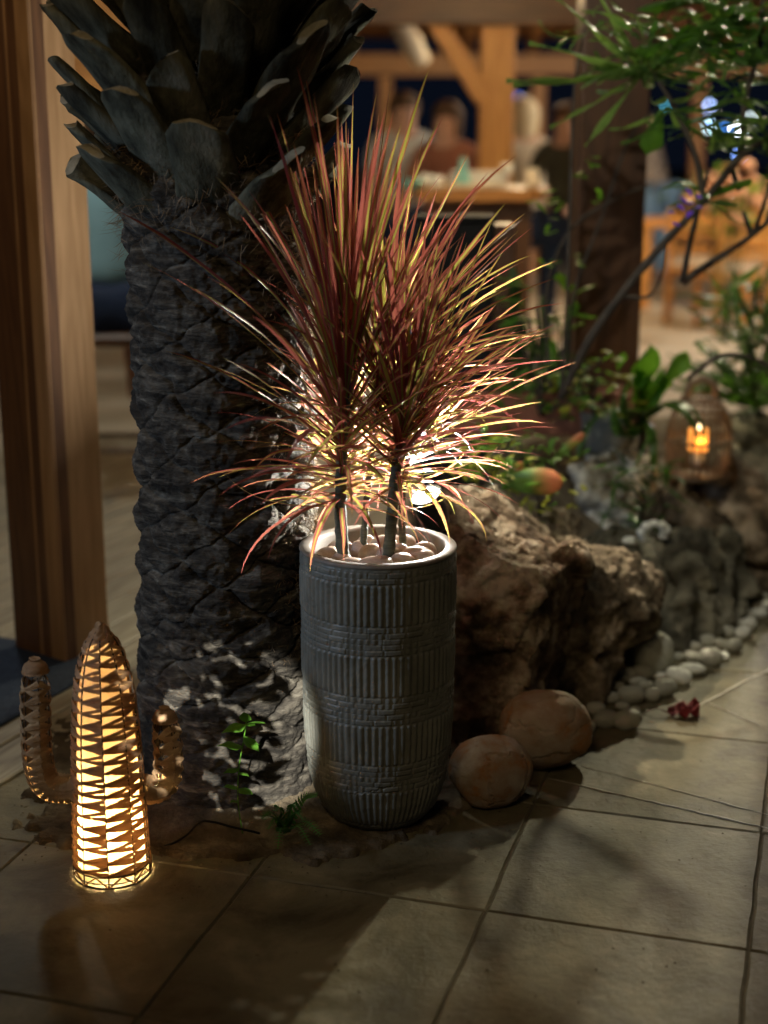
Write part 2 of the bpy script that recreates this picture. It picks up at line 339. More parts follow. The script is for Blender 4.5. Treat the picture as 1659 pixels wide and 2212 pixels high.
# ================================================================== SETTING
TH = radians(16.6); U = Vector((sin(TH), cos(TH), 0)); V_ = Vector((cos(TH), -sin(TH), 0))
def grid_plane(name, x0, x1, y0, y1, z, m, kind='structure'):
    o = MB().add([(x0,y0,z),(x1,y0,z),(x1,y1,z),(x0,y1,z)], [(0,1,2,3)]).build(name, m, None, (0,0,0)); return tag(o, kind=kind)
grid_plane('ground', -60, 60, -12, 70, -.06, 'soil')
tf = grid_plane('terrace_floor', -7, 12, 5.4, 22, -.006, 'terrace')
paving = empty('paving', (0, 0, 0), kind='structure')
MB().add([(-4,-1,-.0035),(4,-1,-.0035),(4,5.35,-.0035),(-4,5.35,-.0035)], [(0,1,2,3)]).build('mortar_bed', 'mortar', paving)
def slab(u0, u1, v0, v1, dz):
    g = .0020; n = 22; P = []
    cs = [(u0+g, v0+g), (u1-g, v0+g), (u1-g, v1-g), (u0+g, v1-g)]
    for k in range(4):
        a, b = cs[k], cs[(k+1) % 4]
        for i in range(n):
            t = i/n; P.append([lerp(a[0], b[0], t), lerp(a[1], b[1], t)])
    P = np.array(P); c = P.mean(0)
    q = np.c_[P*9, np.full(len(P), u0*3)]
    P = P + np.c_[fbm(q, 3, 5), fbm(q, 3, 9)]*.0024
    mb = MB(); N = len(P)
    def ring(s, z): return [U*(c[0]+(p[0]-c[0])*s) + V_*(c[1]+(p[1]-c[1])*s) + Vector((0,0,z)) for p in P]
    vs = ring(1, -.02) + ring(1, dz-.003) + ring(.988, dz)
    fs = [(k*N+i, k*N+(i+1) % N, (k+1)*N+(i+1) % N, (k+1)*N+i) for k in range(2) for i in range(N)] + [tuple(2*N+i for i in range(N))]
    fs = [tuple(reversed(f)) for f in fs]
    c3 = U*c[0] + V_*c[1]
    mb.add([v-c3 for v in vs], fs)
    o = link('paving_slab', mb.mesh('paving_slab', False), 'slab', paving, c3); return o
us = [.55, 1.06, 1.565, 2.076, 2.607, 3.114, 3.63, 4.14, 4.65, 5.16]; vs_ = [-3.62, -3.11, -2.6, -2.09, -1.58, -1.067, -.566, -.055, .455, .96, 1.47, 1.98]
for i in range(len(us)-1):
    for j in range(len(vs_)-1):
        cc = U*(us[i]+.25) + V_*(vs_[j]+.25)
        if cc.y < .9 or cc.y > 5.2 or cc.x < -2.9 or cc.x > 2.4: continue
        if cc.y > 3.35 and cc.x < -.55: continue
        slab(us[i], us[i+1], vs_[j], vs_[j+1], random.uniform(-.0015, .002))
for (a, b, w) in (((1185,1682),(1700,1800),.0045), ((1255,1655),(1700,1772),.0028), ((1478,1540),(1720,1418),.0050), ((1512,1510),(1659,1578),.0030)):
    A, B = G(*a), G(*b); n = 24; pts = []
    sd = (B-A).cross(Vector((0,0,1))).normalized()
    for i in range(n+1):
        pts.append(A.lerp(B, i/n) + sd*random.uniform(-1,1)*.0022 + Vector((0,0,.0015)))
    MB().tube(pts, [w*random.uniform(.35, 1.1)*(.25+min(1, 4*min(i/n, 1-i/n))) for i in range(n+1)], 6, flat=.35).build('grout_line', 'grout', paving)
# timber deck to the left
A, B = G(-60, 1742), G(175, 1597); dd = (B-A).normalized(); dn = Vector((-dd.y, dd.x, 0))
deck = empty('timber_deck', A, kind='structure'); ang = atan2(dd.y, dd.x)
for k in range(17):
    c = A + dd*1.2 + dn*(.075+k*.142); L_ = 5.2
    R = Matrix.Rotation(ang, 3, 'Z'); mb = MB(); mb.box((0,0,0), (L_, .134, .03), None, .004)
    o = link('deck_board', mb.mesh('deck_board', False), 'deckw', deck, c - A + Vector((0,0,-.004))); o.rotation_euler = (0,0,ang)
MB().box((0,0,-.035), (5.2, 2.5, .02), Matrix.Rotation(ang, 3, 'Z')).build('deck_frame', 'postd', deck, dd*1.2 + dn*1.25)
# planting soil under the palm and pot
def height_grid(name, x0, x1, y0, y1, nx, ny, fn, m):
    X, Y = np.meshgrid(np.linspace(x0, x1, nx), np.linspace(y0, y1, ny)); X = X.ravel(); Y = Y.ravel()
    Z = fn(X, Y); o = link(name, grid_mesh(name, np.c_[X, Y, Z], nx, ny), m, None, (0,0,0)); return o
def f1(X, Y):
    P = np.c_[X, Y, X*0]; r = np.hypot((X+.34)/1.0, (Y-3.38)/1.02) + .075*fbm(P*7, 4, 3) + .02*fbm(P*40, 2, 4)
    return np.clip((.545-r)*1.2, -.03, .012) + np.clip((.33-np.hypot(X+.365, Y-3.27)), 0, .2)*.22 + .004*fbm(P*45, 3, 8)
tag(height_grid('planting_soil', -1.0, .5, 2.7, 4.0, 260, 230, f1, 'soil'), kind='structure')
def bed(X, Y):
    d = ((Y-3.62) - (X-.25)*.92)/sqrt(1+.92**2); P = np.c_[X, Y, X*0]
    s = np.clip((d+.05)/.9, 0, 1); s = s*s*(3-2*s)
    e = np.clip((6.3-Y)/.5, 0, 1)*np.clip((X-.05)/.35, 0, 1)
    return (-.04 + .46*s*e) + .02*fbm(P*6, 4, 2)*s
tag(height_grid('garden_bed', .0, 4.2, 3.3, 6.6, 170, 150, bed, 'soil'), kind='structure')

# ================================================================== PAVILION
pav = empty('timber_pavilion', (1.5, 9, 0), 'open timber pavilion of orange posts, brown beams and a boarded roof behind the garden', 'pavilion')
def beam(name, a, b, w, h, m, par=pav, bev=.006):
    """square timber whose local Z runs from a to b"""
    a, b = Vector(a), Vector(b); d = b-a; L_ = d.length
    me = MB().box((0,0,0), (w, h, L_), None, bev).mesh(name, False)
    o = link(name, me, m, par, (a+b)/2 - wloc(par)); o.rotation_mode = 'QUATERNION'
    q = d.to_track_quat('Z', 'Y'); o.rotation_quaternion = q; return o
def zpost(px0, px1, Y, z0, z1, m, par=pav, rot=0):
    x0, x1 = at(px0, 700, Y).x, at(px1, 700, Y).x; w = abs(x1-x0)
    o = beam('post', ((x0+x1)/2, Y+w/2, z0), ((x0+x1)/2, Y+w/2, z1), w, w, m, par); return o
# bright centre post and brace
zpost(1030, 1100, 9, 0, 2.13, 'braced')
p0, p1 = at(925, 20, 9.04), at(1046, 215, 9.04)
beam('brace', p0, p1, .11, .11, 'braced')
beam('brace', (at(1090,215,9.04).x, 9.04, p1.z), (at(1090,215,9.04).x+.02, 9.5, 2.2), .1, .1, 'braced')
# near right post
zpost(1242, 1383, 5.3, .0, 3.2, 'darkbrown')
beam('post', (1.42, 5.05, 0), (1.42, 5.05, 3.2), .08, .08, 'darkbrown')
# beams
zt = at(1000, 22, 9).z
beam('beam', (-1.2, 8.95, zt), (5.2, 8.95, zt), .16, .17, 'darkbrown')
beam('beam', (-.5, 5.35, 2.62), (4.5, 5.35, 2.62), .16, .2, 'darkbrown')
beam('beam', (-1.2, 16.9, at(1000,140,16.9).z), (7.5, 16.9, at(1000,140,16.9).z), .18, .22, 'beamw')
for px in (760, 880, 1010, 1150, 1290, 1430, 1570, 1700):
    x = at(px, 60, 17).x; beam('rafter', (x*.62, 9.05, 2.72), (x, 17.0, at(px, 108, 17).z), .09, .14, 'beamw')
for k in range(22):
    t0 = k/22; y = lerp(8.9, 17.4, t0+.5/22); z = lerp(2.86, at(1000, 86, 17.4).z+.02, t0+.5/22)
    sl = atan2(at(1000, 86, 17.4).z-2.86, 8.5)
    me = MB().box((0,0,0), (9.6, .375, .02), Matrix.Rotation(sl, 3, 'X'), .004).mesh('roof_board', False)
    link('roof_board', me, 'beamw', pav, Vector((3.0, y, z)) - wloc(pav))
for px in (820, 1140, 1475):
    zpost(px, px+26, 16.6, 0, 2.1, 'beamw')
# pale duct hung under the roof
duct = empty('ceiling_fan', at(1195, 120, 12), 'pale object hanging under the pavilion roof', 'ceiling fan')
c = at(870, 90, 12)
bpy.data.objects.remove(duct)
dct = MB(); dct.tube([at(855, 40, 12), at(890, 95, 12), at(915, 140, 12)], [.07, .085, .06], 12)
o = dct.build('hanging_banner', 'linen', None, (0,0,0)); tag(o, 'pale rolled cloth hanging under the pavilion roof beside the orange brace', 'banner')
# near left corner post
c0 = G(14, 1412); c1 = G(124, 1446); c2 = G(222, 1411)
e1 = (c0-c1); e2 = (c2-c1); e1.z = e2.z = 0
c0 += Vector((.025,0,0)); c1 += Vector((.025,0,0)); c2 += Vector((.025,0,0))
lp = empty('corner_post', c1, 'thick timber post with a brown side and a honey side, left of the palm', 'post')
e1n = e1.normalized(); e2n = Vector((-e1n.y, e1n.x, 0)); 
if e2n.dot(e2) < 0: e2n = -e2n
w1 = e1.length; w2 = e2.dot(e2n) if abs(e2.dot(e2n)) > .05 else .15
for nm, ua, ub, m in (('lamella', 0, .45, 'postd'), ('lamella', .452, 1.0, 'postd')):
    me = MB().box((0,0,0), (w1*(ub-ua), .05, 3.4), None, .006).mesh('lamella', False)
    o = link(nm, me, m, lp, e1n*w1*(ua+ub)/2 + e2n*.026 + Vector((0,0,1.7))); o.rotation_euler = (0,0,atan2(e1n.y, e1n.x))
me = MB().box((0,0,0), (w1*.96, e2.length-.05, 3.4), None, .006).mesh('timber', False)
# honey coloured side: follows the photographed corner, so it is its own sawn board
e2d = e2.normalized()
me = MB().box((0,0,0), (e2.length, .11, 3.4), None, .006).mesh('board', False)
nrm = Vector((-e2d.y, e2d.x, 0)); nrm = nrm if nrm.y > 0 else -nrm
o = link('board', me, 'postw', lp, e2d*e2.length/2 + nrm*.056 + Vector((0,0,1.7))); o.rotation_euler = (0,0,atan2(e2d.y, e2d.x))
me = MB().box((0,0,0), (.62, .10, .30), None, .008).mesh('crossbeam', False)
o = link('crossbeam', me, 'beamw', lp, Vector((.02, .16, at(150, 90, 4.2).z+.0))); o.rotation_euler = (0,0,.1)

# ================================================================== PALM
PX, PY = -.368, 3.262
palm = empty('palm_tree', (PX, PY, 0), 'thick date palm trunk with dark scarred bark and a crown of cut frond stubs', 'palm')
nu, nv = 420, 720
th = np.linspace(0, 2*pi, nu, endpoint=False); zz = np.linspace(-.04, 1.62, nv)
TT, ZZ = np.meshgrid(th, zz); T_ = TT.ravel(); Z_ = ZZ.ravel()
Pn = np.c_[np.cos(T_), np.sin(T_), Z_*5]
base = np.interp(Z_, [-.04,.04,.12,.3,.5,.9,1.3,1.45,1.62], [.235,.218,.206,.200,.191,.183,.178,.18,.18])
uu = T_*6/(2*pi) + .10*fbm(Pn*2.2, 3, 1); vv = Z_/.060 + .38*fbm(Pn*1.6+9, 3, 2)
fp = (uu+vv/2) % 1; fq = (uu-vv/2) % 1
cell = np.floor(uu+vv/2)*7.1 + np.floor(uu-vv/2)*13.7
edge = np.minimum(np.minimum(fp, 1-fp), np.minimum(fq, 1-fq))
cush = np.clip(edge*3.4, 0, 1)**.55
up_ = (fp + (1-fq))/2                                   # rises with height inside one scar
fade = np.clip((Z_-.05)/.2, 0, 1)
tilt = np.where(True, np.sin(cell)*.5+.5, 0)
rr = base + fade*(.016*cush*(.75+.5*tilt) + .026*(up_-.5)*cush) + .0055*fbm(Pn*np.array([6,6,5.0]), 4, 6) + .0035*fbm(Pn*np.array([16,16,14.]), 4, 12)
rr = rr - .005*(edge < .03)*fade
# old hollow at the foot
hol = np.exp(-(((T_-5.25)/.10)**2 + ((Z_-.165)/.030)**2)*1.0); rr = rr - .06*hol
ox = .010*np.sin(Z_*2.2); Vx = np.c_[ox + rr*np.cos(T_), rr*np.sin(T_), Z_]
link('trunk', grid_mesh('trunk', Vx, nu, nv, True), 'bark', palm, (0,0,0))
# frond stubs: thick tapered straps with a slanting cut end
def stub_mesh(L_, w, seed, curve):
    n = 18; m_ = 26; mb = MB(); vs = []; fs = []
    rs = random.Random(seed); cutdir = rs.uniform(-.9, .9)
    for i in range(n+1):
        t = i/n
        wid = w*(prof(t, [0,.25,.6,.85,1], [1.2,1.0,.95,.92,.62])); thk = .046*(1-.35*t)
        z = L_*sin(min(t,1)*1.0)*.99/.84*.84; x = L_*curve*(t - .30*t*t)
        for j in range(m_):
            a = 2*pi*j/m_; cx, sx = cos(a), sin(a)
            yy = wid/2*np.sign(cx)*abs(cx)**.75; xx = thk*.5*np.sign(sx)*abs(sx)**.8
            xx += -.26*(yy**2)/w * (1-.3*t) * 1.6          # dished
            zz_ = z + (yy*cutdir*.8 - abs(yy)*.35)*(t**3)
            nn = vn(np.array([[yy*25+seed, z*14, xx*20]]), seed)[0]*.009 + vn(np.array([[yy*160+seed, z*9, 0]]), seed+3)[0]*.0022
            vs.append((x + xx + nn, yy + nn*.6, zz_))
    for i in range(n):
        for j in range(m_): fs.append((i*m_+j, i*m_+(j+1) % m_, (i+1)*m_+(j+1) % m_, (i+1)*m_+j))
    mb.add(vs, fs); mb.cur = 1; mb.f.append(tuple(n*m_+j for j in range(m_))); mb.mi.append(1)
    me = mb.mesh('frond_stub'); me.materials.append(M['stub']); me.materials.append(M['cut'])
    return smooth_by_angle(me, 50)
ga = 2.39996
for k in range(104):
    z = 1.31 + k*.0082; a = k*ga + .55
    # longer and steeper higher up
    Lk = .20 + .09*min(1, k/30) + random.uniform(-.03,.03); cv = random.uniform(.55,.78) if k > 10 else random.uniform(.65,.9)
    me = stub_mesh(Lk, random.uniform(.095,.135), k, cv)
    o = link('frond_stub', me, None, palm, Vector((cos(a)*.155, sin(a)*.155, z)))
    o.rotation_euler = (random.uniform(-.12,.12), radians(15)+random.uniform(-.06,.06), a)
# fibres at crown base and down the lit side
mb = MB()
for k in range(8200):
    if k < 2600: a = random.uniform(0, 2*pi); z = random.gauss(1.44, .09); r = .20
    else: a = random.gauss(-.15, .35); z = random.uniform(.35, 1.38); r = prof(z, [.0,.3,.9,1.3], [.230,.219,.205,.195])
    p = Vector((cos(a)*r, sin(a)*r, z)); d = Vector((cos(a)*random.uniform(.3,1)+random.gauss(0,.3), sin(a)*random.uniform(.3,1)+random.gauss(0,.3), random.gauss(.1,.55))).normalized()
    l = random.uniform(.008,.026) if k >= 2600 else random.uniform(.02,.06)
    s_ = d.cross(Vector((random.random(),random.random(),random.random()))).normalized()*random.uniform(.0003,.0008)
    q = p + d*l*.5 + Vector((0,0,random.uniform(-.004,.004)))
    e = p + d*l + Vector((random.uniform(-.006,.006),)*2 + (random.uniform(-.01,.004),))
    mb.add([p-s_, p+s_, q+s_, q-s_, e], [(0,1,2,3),(3,2,4)])
tag(link('fibre', mb.mesh('fibre'), 'fibre', palm, (0,0,0)), kind='stuff')

# ================================================================== POT
QX, QY = -.013, 3.088
pot = empty('ribbed_planter', (QX, QY, 0), 'tall grey-green glazed planter with bands of ribs and basket weave, holding red-leaved plants', 'planter')
nu, nv = 760, 460
th = np.linspace(0, 2*pi, nu, endpoint=False); zz = np.linspace(0, .632, nv)
TT, ZZ = np.meshgrid(th, zz); T_ = TT.ravel(); Z_ = ZZ.ravel()
base = np.interp(Z_, [0,.008,.022,.05,.085,.125,.18,.25,.4,.632], [.078,.096,.112,.130,.144,.1535,.160,.1635,.166,.168])
band = (Z_+.030) % .157; rib = band > .062          # ribs above, weave below
colw = np.floor(T_*14/(2*pi) + .0); fcol = (T_*14/(2*pi)) % 1
nr = 70
jit = .20*vn(np.c_[T_*5, Z_*0+colw*.37, np.floor((Z_+.03)/.157)*3.1], 2)
rv = (.5+.5*np.cos(2*pi*(T_*nr/(2*pi) + jit)))**.75
edge = np.minimum(np.clip((band-.062)/.006, 0, 1), np.clip((.157-band)/.006, 0, 1))
hr = .0040*rv*edge
kind = _h(colw, np.floor((Z_+.03)/.157), colw*0, 3)
rows = band/.0125; ri = np.floor(rows); fr = rows % 1
off = _h(ri, np.floor((Z_+.03)/.157), colw*0, 7)
bx = T_*26/(2*pi) + off; fx = bx % 1; bi = np.floor(bx)
vert = _h(bi, ri, colw*0, 9) > .62
hz = (np.clip(np.minimum(fr, 1-fr)*6, 0, 1)*np.clip(np.minimum(fx, 1-fx)*12, 0, 1))*(.45+.55*_h(bi, ri, ri*0, 5))
vt = (.5+.5*np.cos(2*pi*(T_*nr/(2*pi))))*np.clip(np.minimum(fr,1-fr)*8, 0, 1)*.7
hw = .0034*np.where(vert, vt, hz)
Pn = np.c_[np.cos(T_)*.17, np.sin(T_)*.17, Z_]
h = np.where(rib, hr, hw)*np.clip((.628-Z_)/.006, 0, 1)*np.clip(Z_/.01, 0, 1) + .0011*fbm(Pn*38, 3, 4) + .0004*fbm(Pn*160, 2, 4)
# hairline crack low on the front
cz = .118 + (T_-4.35)*.045 + .002*np.sin(T_*60); crack = (np.abs(Z_-cz) < .0011) & (T_ > 4.3) & (T_ < 5.05)
h = h - .0025*crack
rr = base + h
link('body', grid_mesh('body', np.c_[rr*np.cos(T_), rr*np.sin(T_), Z_], nu, nv, True), 'pot', pot, (0,0,0))
MB().lathe([(.1695,.6315),(.1712,.634),(.1705,.6375),(.167,.6395),(.150,.6395),(.146,.637),(.144,.630),(.145,.56),(.14,.55)], n=96).build('rim', 'rimc', pot, (0,0,0))
MB().lathe([(.143,.590),(.07,.592),(.0,.593)], n=32).build('potting_soil', 'soil', pot, (0,0,0))
MB().lathe([(.0,.002),(.079,.002)], n=32).build('foot', 'pot', pot, (0,0,0))
# pebbles
def pebble_mesh(seed, sub=3, amp=.10, sq=.9):
    bm = bmesh.new(); bmesh.ops.create_icosphere(bm, subdivisions=sub, radius=1)
    P = np.array([v.co[:] for v in bm.verts]); n = fbm(P*.9+seed*3.1, 3, seed)
    n2 = vn(P*1.7+seed, seed+5)
    for v, a, b in zip(bm.verts, n, n2):
        c = v.co; q = Vector((np.sign(c.x)*abs(c.x)**sq, np.sign(c.y)*abs(c.y)**sq, np.sign(c.z)*abs(c.z)**sq)); v.co = q*(1+amp*a+amp*.4*b)
    me = bpy.data.meshes.new('pebble'); bm.to_mesh(me); bm.free(); me.polygons.foreach_set('use_smooth', [True]*len(me.polygons)); return me
PEB = [pebble_mesh(s) for s in range(12)]
def pebble(c, d, m, seed, label, group, rz=None, name='pebble'):
    me = PEB[seed % 12].copy(); o = link(name, me, m, None, c)
    o.scale = (d[0]/2, d[1]/2, d[2]/2); o.rotation_euler = (random.uniform(-.25,.25), random.uniform(-.25,.25), rz if rz is not None else random.uniform(0, 6.3))
    return tag(o, label, 'pebble', group)
pp = [(700,1192,46,30),(760,1216,60,26),(806,1222,66,24),(772,1178,40,40),(800,1190,44,46),(830,1178,52,44),(842,1198,48,42),(868,1190,40,46),(905,1196,64,40),(925,1190,44,34),(915,1206,50,26),(875,1212,46,26),(732,1204,40,30),(745,1180,34,30),(790,1170,36,26),(880,1168,40,26),(850,1160,36,24),(720,1178,34,24)]
for k, (px, py, w, h_) in enumerate(pp):
    p = G(px, py+h_*.25, .612); s = w/1000*1.25
    pebble((QX+(p.x-QX)*.93, QY+(p.y-QY)*.93, .606+random.uniform(0,.010)), (s, s*.8, h_/1000*1.1+.014), 'peb_b', k, 'smooth beige pebble lying inside the tall ribbed planter', 'beige pebbles in the planter', random.uniform(-.4,.4))

# ================================================================== DRACAENA
def blade(n, w, droop, twist, seed):
    """unit length blade from origin along +Z bending to +X"""
    rs = random.Random(seed); mb = MB(); vs = []; fs = []; uv = []
    p = Vector((0,0,0)); a = 0; pts = []
    for i in range(n+1):
        t = i/n; pts.append((p.copy(), a)); a += droop*(.35+1.6*t*t)/n*2.0 + rs.gauss(0,.015); p = p + Vector((sin(a), rs.gauss(0,.012), cos(a)))/n
    for i, (p, a) in enumerate(pts):
        t = i/n; ww = w*prof(t, [0,.06,.3,.6,.85,1], [.75,.8,1,.9,.5,.02])/2; tw = twist*t*t
        s = Vector((sin(tw)*cos(a), cos(tw), -sin(tw)*sin(a))); nn = Vector((cos(a), 0, -sin(a)))
        vs += [p - s*ww, p + nn*ww*.35, p + s*ww]
    for i in range(n):
        b = i*3; t, t2 = i/n, (i+1)/n
        fs += [(b, b+1, b+4, b+3), (b+1, b+2, b+5, b+4)]
        uv += [(0,t),(.5,t),(.5,t2),(0,t2),(.5,t),(1,t),(1,t2),(.5,t2)]
    mb.add(vs, fs, uv); me = mb.mesh('leaf'); me.materials.append(M['drac']); return me
BL = {}
for cls, (d0, d1) in enumerate(((.0,.12),(.06,.26),(.15,.45),(.35,.95))):
    BL[cls] = [blade(12, random.uniform(.025,.036), random.uniform(d0,d1), random.uniform(-1.6,1.6), cls*50+k) for k in range(14)]
def dracaena(name, stem, r, label, nleaf, z0, z1, lens, elev, lean=(0,0), bias=None, seed=1, group=None):
    rs = random.Random(seed); pts = bez(stem, 8); root = empty(name, stem[0], label, 'dracaena', group)
    mb = MB(); ra = [r*(1-.35*i/(len(pts)-1))*(1+.10*sin(i*2.4)) for i in range(len(pts))]
    mb.tube([p-root.location for p in pts], ra, 10); link('stem', mb.mesh('stem'), 'dstem', root, (0,0,0))
    for k in range(nleaf):
        t = z0 + (z1-z0)*(k+.5)/nleaf; q = t*(len(pts)-1); i = min(int(q), len(pts)-2); p = pts[i].lerp(pts[i+1], q-i)
        s = (k+.5)/nleaf                                   # 0 = lowest leaf
        az = k*ga + rs.uniform(-.3,.3)
        if bias and rs.random() < .45: az = bias + rs.gauss(0, .75)
        el = radians(lerp(elev[0], elev[1], s**.8) + rs.gauss(0, 8))      # angle up from horizontal
        el = min(el, radians(86))
        cls = 0 if s > .7 else (1 if s > .42 else (2 if s > .16 else 3))
        if rs.random() < .15: cls = min(3, cls+1)
        L_ = lerp(lens[0], lens[1], min(1, s*1.5))*rs.uniform(.72, 1.12)
        if (p + Vector((cos(az)*cos(el), sin(az)*cos(el), sin(el)))*L_*.35 - LP - LN*.07).length < .13: continue
        me = rs.choice(BL[cls]); o = bpy.data.objects.new('leaf', me); COL.objects.link(o); o.parent = root
        o.location = p - root.location
        d = Vector((cos(az)*cos(el)+lean[0], sin(az)*cos(el)+lean[1], sin(el))).normalized()
        hz = Vector((d.x, d.y, 0)); hz = hz.normalized() if hz.length > .05 else Vector((cos(az), sin(az), 0))
        xx = (hz - d*hz.dot(d)).normalized(); yy = d.cross(xx)
        Mx = Matrix((xx, yy, d)).transposed(); o.rotation_euler = Mx.to_euler(); wsc = rs.uniform(.8, 1.15)*.42/max(.2, L_)
        o.scale = (L_, L_*wsc, L_)
def pz(px, py, Y): return at(px, py, Y)
Yp = QY
dracaena('dracaena_plant', [pz(742,1212,Yp-.03), pz(736,1120,Yp-.02), pz(738,1000,Yp), pz(745,880,Yp), pz(752,770,Yp)], .015,
         'tallest red-edged dracaena, on the thick stem at the left side of the planter', 215, .30, 1.0, (.25,.56), (0,87), seed=3)
dracaena('dracaena_plant', [pz(838,1216,Yp-.05), pz(846,1120,Yp-.03), pz(856,1010,Yp-.02), pz(872,930,Yp), pz(884,885,Yp)], .014,
         'bushy red-edged dracaena on the central thick stem nearest the planter front', 175, .38, 1.0, (.25,.40), (0,84), lean=(.12,0), seed=5)
dracaena('dracaena_plant', [pz(784,1192,Yp+.04), pz(792,1080,Yp+.06), pz(812,920,Yp+.08), pz(838,760,Yp+.10)], .0085,
         'red-edged dracaena rising from the thin stem between the two thick ones', 110, .62, 1.0, (.30,.44), (0,72), lean=(.34,.02), seed=9)
dracaena('dracaena_plant', [pz(872,1200,Yp+.02), pz(868,1110,Yp+.04), pz(876,1020,Yp+.06), pz(905,950,Yp+.08)], .0085,
         'shortest red-edged dracaena on the thin stem beside the spotlight', 50, .6, 1.0, (.22,.36), (-8,66), lean=(.30,0), seed=12)

# ================================================================== SPOTLIGHT behind the pot
sl_ = empty('garden_spotlight_fitting', (LP.x+.02, LP.y+.03, 0), 'lit black spotlight on a stake just behind the planter rim', 'spotlight')
Rq = LN.to_track_quat('Z', 'Y').to_matrix(); lc = LP - sl_.location
MB().lathe([(.0,-.075),(.022,-.073),(.033,-.06),(.036,-.02),(.036,.012),(.040,.016),(.040,.026),(.036,.027),(.0345,.020),(.0,.018)], lc, 32, Rq).build('housing', 'blackmet', sl_, (0,0,0))
MB().lathe([(.034,.0225),(.02,.0235),(.0,.024)], lc, 32, Rq).build('lens', emitter('spot_lens', (1,.97,.92), 26), sl_, (0,0,0))
MB().tube([lc + Vector((.03,.02,-.05)), Vector((.03,.03,.5)), Vector((.03,.03,.0)), Vector((.03,.03,-.05))], .011, 10).build('stake', 'blackmet', sl_, (0,0,0))
MB().tube([lc + Vector((.02,.01,-.035)), lc + Vector((.035,.02,-.05))], .016, 10).build('bracket', 'blackmet', sl_, (0,0,0))

# ================================================================== ROCKS
def rock(pts, m, seed, label, vox=.009, amp=.022, name='boulder', cat='boulder', crag=1.0, group=None):
    bm = bmesh.new()
    for p in pts: bm.verts.new(p)
    bmesh.ops.convex_hull(bm, input=bm.verts); loose = [v for v in bm.verts if not v.link_faces]
    bmesh.ops.delete(bm, geom=loose, context='VERTS')
    me = bpy.data.meshes.new('tmp'); bm.to_mesh(me); bm.free()
    o = bpy.data.objects.new('tmp', me); COL.objects.link(o); md = o.modifiers.new('r', 'REMESH'); md.mode = 'VOXEL'; md.voxel_size = vox
    dg = bpy.context.evaluated_depsgraph_get(); dg.update(); m2 = bpy.data.meshes.new_from_object(o.evaluated_get(dg))
    bpy.data.objects.remove(o)
    n = len(m2.vertices); P = np.empty(n*3, dtype=np.float32); m2.vertices.foreach_get('co', P); P = P.reshape(-1,3).astype(float)
    Nn = np.empty(n*3, dtype=np.float32); m2.vertices.foreach_get('normal', Nn); Nn = Nn.reshape(-1,3).astype(float)
    q = P + .03*np.c_[vn(P*9, seed), vn(P*9+5, seed+1), vn(P*9+9, seed+2)]
    big = fbm(q*5.5, 3, seed); rid = 1-np.abs(fbm(q*9+3, 3, seed+3)); pit = np.clip(fbm(q*30, 3, seed+4)-.15, 0, 1)
    step = fbm(q*np.array([7,7,16.]), 3, seed+9)
    v1, e1_ = facets(q, .19, seed); v2, e2_ = facets(q, .042, seed+11)
    D = amp*crag*(2.6*v1*(.4+.6*e1_) + .42*v2 - .25*(1-e2_)) + amp*.42*(.8*big + crag*(.9*(rid-.7) + .8*np.round(step*2.5)/2.5) - .55*pit*crag) + .0034*fbm(q*60, 4, seed+6)*crag
    P2 = P + Nn*D[:,None]; c = P2.mean(0); c[2] = 0; P2 -= c
    m2.vertices.foreach_set('co', P2.astype(np.float32).ravel()); m2.polygons.foreach_set('use_smooth', [True]*len(m2.polygons)); m2.update()
    o = link(name, m2, m, None, tuple(c)); return tag(o, label, cat, group)
def facets(P, size, seed):
    g = P/size; c0 = np.floor(g).astype(np.int64); best = np.full(len(P), 9.); val = np.zeros(len(P)); F2 = np.full(len(P), 9.)
    for dx in (-1,0,1):
        for dy in (-1,0,1):
            for dz in (-1,0,1):
                c = c0 + np.array([dx,dy,dz]); h = [_h(c[:,0], c[:,1], c[:,2], seed+k) for k in range(7)]
                pt = c + np.stack(h[:3], 1); d = np.linalg.norm(g-pt, axis=1)
                pl = ((g-pt)*(np.stack(h[3:6], 1)*2-1)).sum(1) + (h[6]-.5)*.6
                m = d < best; F2 = np.where(m, best, np.minimum(F2, d)); val = np.where(m, pl, val); best = np.where(m, d, best)
    return val, np.clip((F2-best)/.12, 0, 1)
def hull(front, back):
    return [at(*p) for p in front] + [Vector(b) for b in back]
rock(hull([(948,1592,3.50),(1080,1596,3.50),(1128,1495,3.44),(1172,1390,3.44),(1160,1320,3.43),(1186,1272,3.46),(950,1300,3.47),(1100,1215,3.45),(1205,1235,3.52),(1258,1206,3.68),
           (935,1090,3.62),(965,1045,3.80),(1030,1038,3.92),(1110,1092,3.95),(1215,1165,3.95)],
          [(.13,3.95,-.05),(.15,3.52,-.05),(.55,4.0,-.05),(.30,3.5,-.05),(.12,3.95,.45)]), 'rock1', 21, 'largest brown limestone boulder, sloping lit top, standing right beside the planter', .006, .017)
rock(hull([(1165,1500,3.74),(1290,1512,3.76),(1372,1400,3.86),(1412,1330,3.92),(1434,1250,4.02),(1385,1180,4.05),(1292,1190,3.90),(1245,1232,3.76),(1200,1300,3.72),(1270,1330,3.68),(1300,1420,3.72)],
          [(.35,4.25,-.05),(.75,4.3,-.05),(.60,3.84,-.05),(.38,3.8,-.05),(.5,4.25,.33)]), 'rock2', 37, 'second limestone boulder, ochre edged, leaning behind the pair of round river stones', .0085, .022)
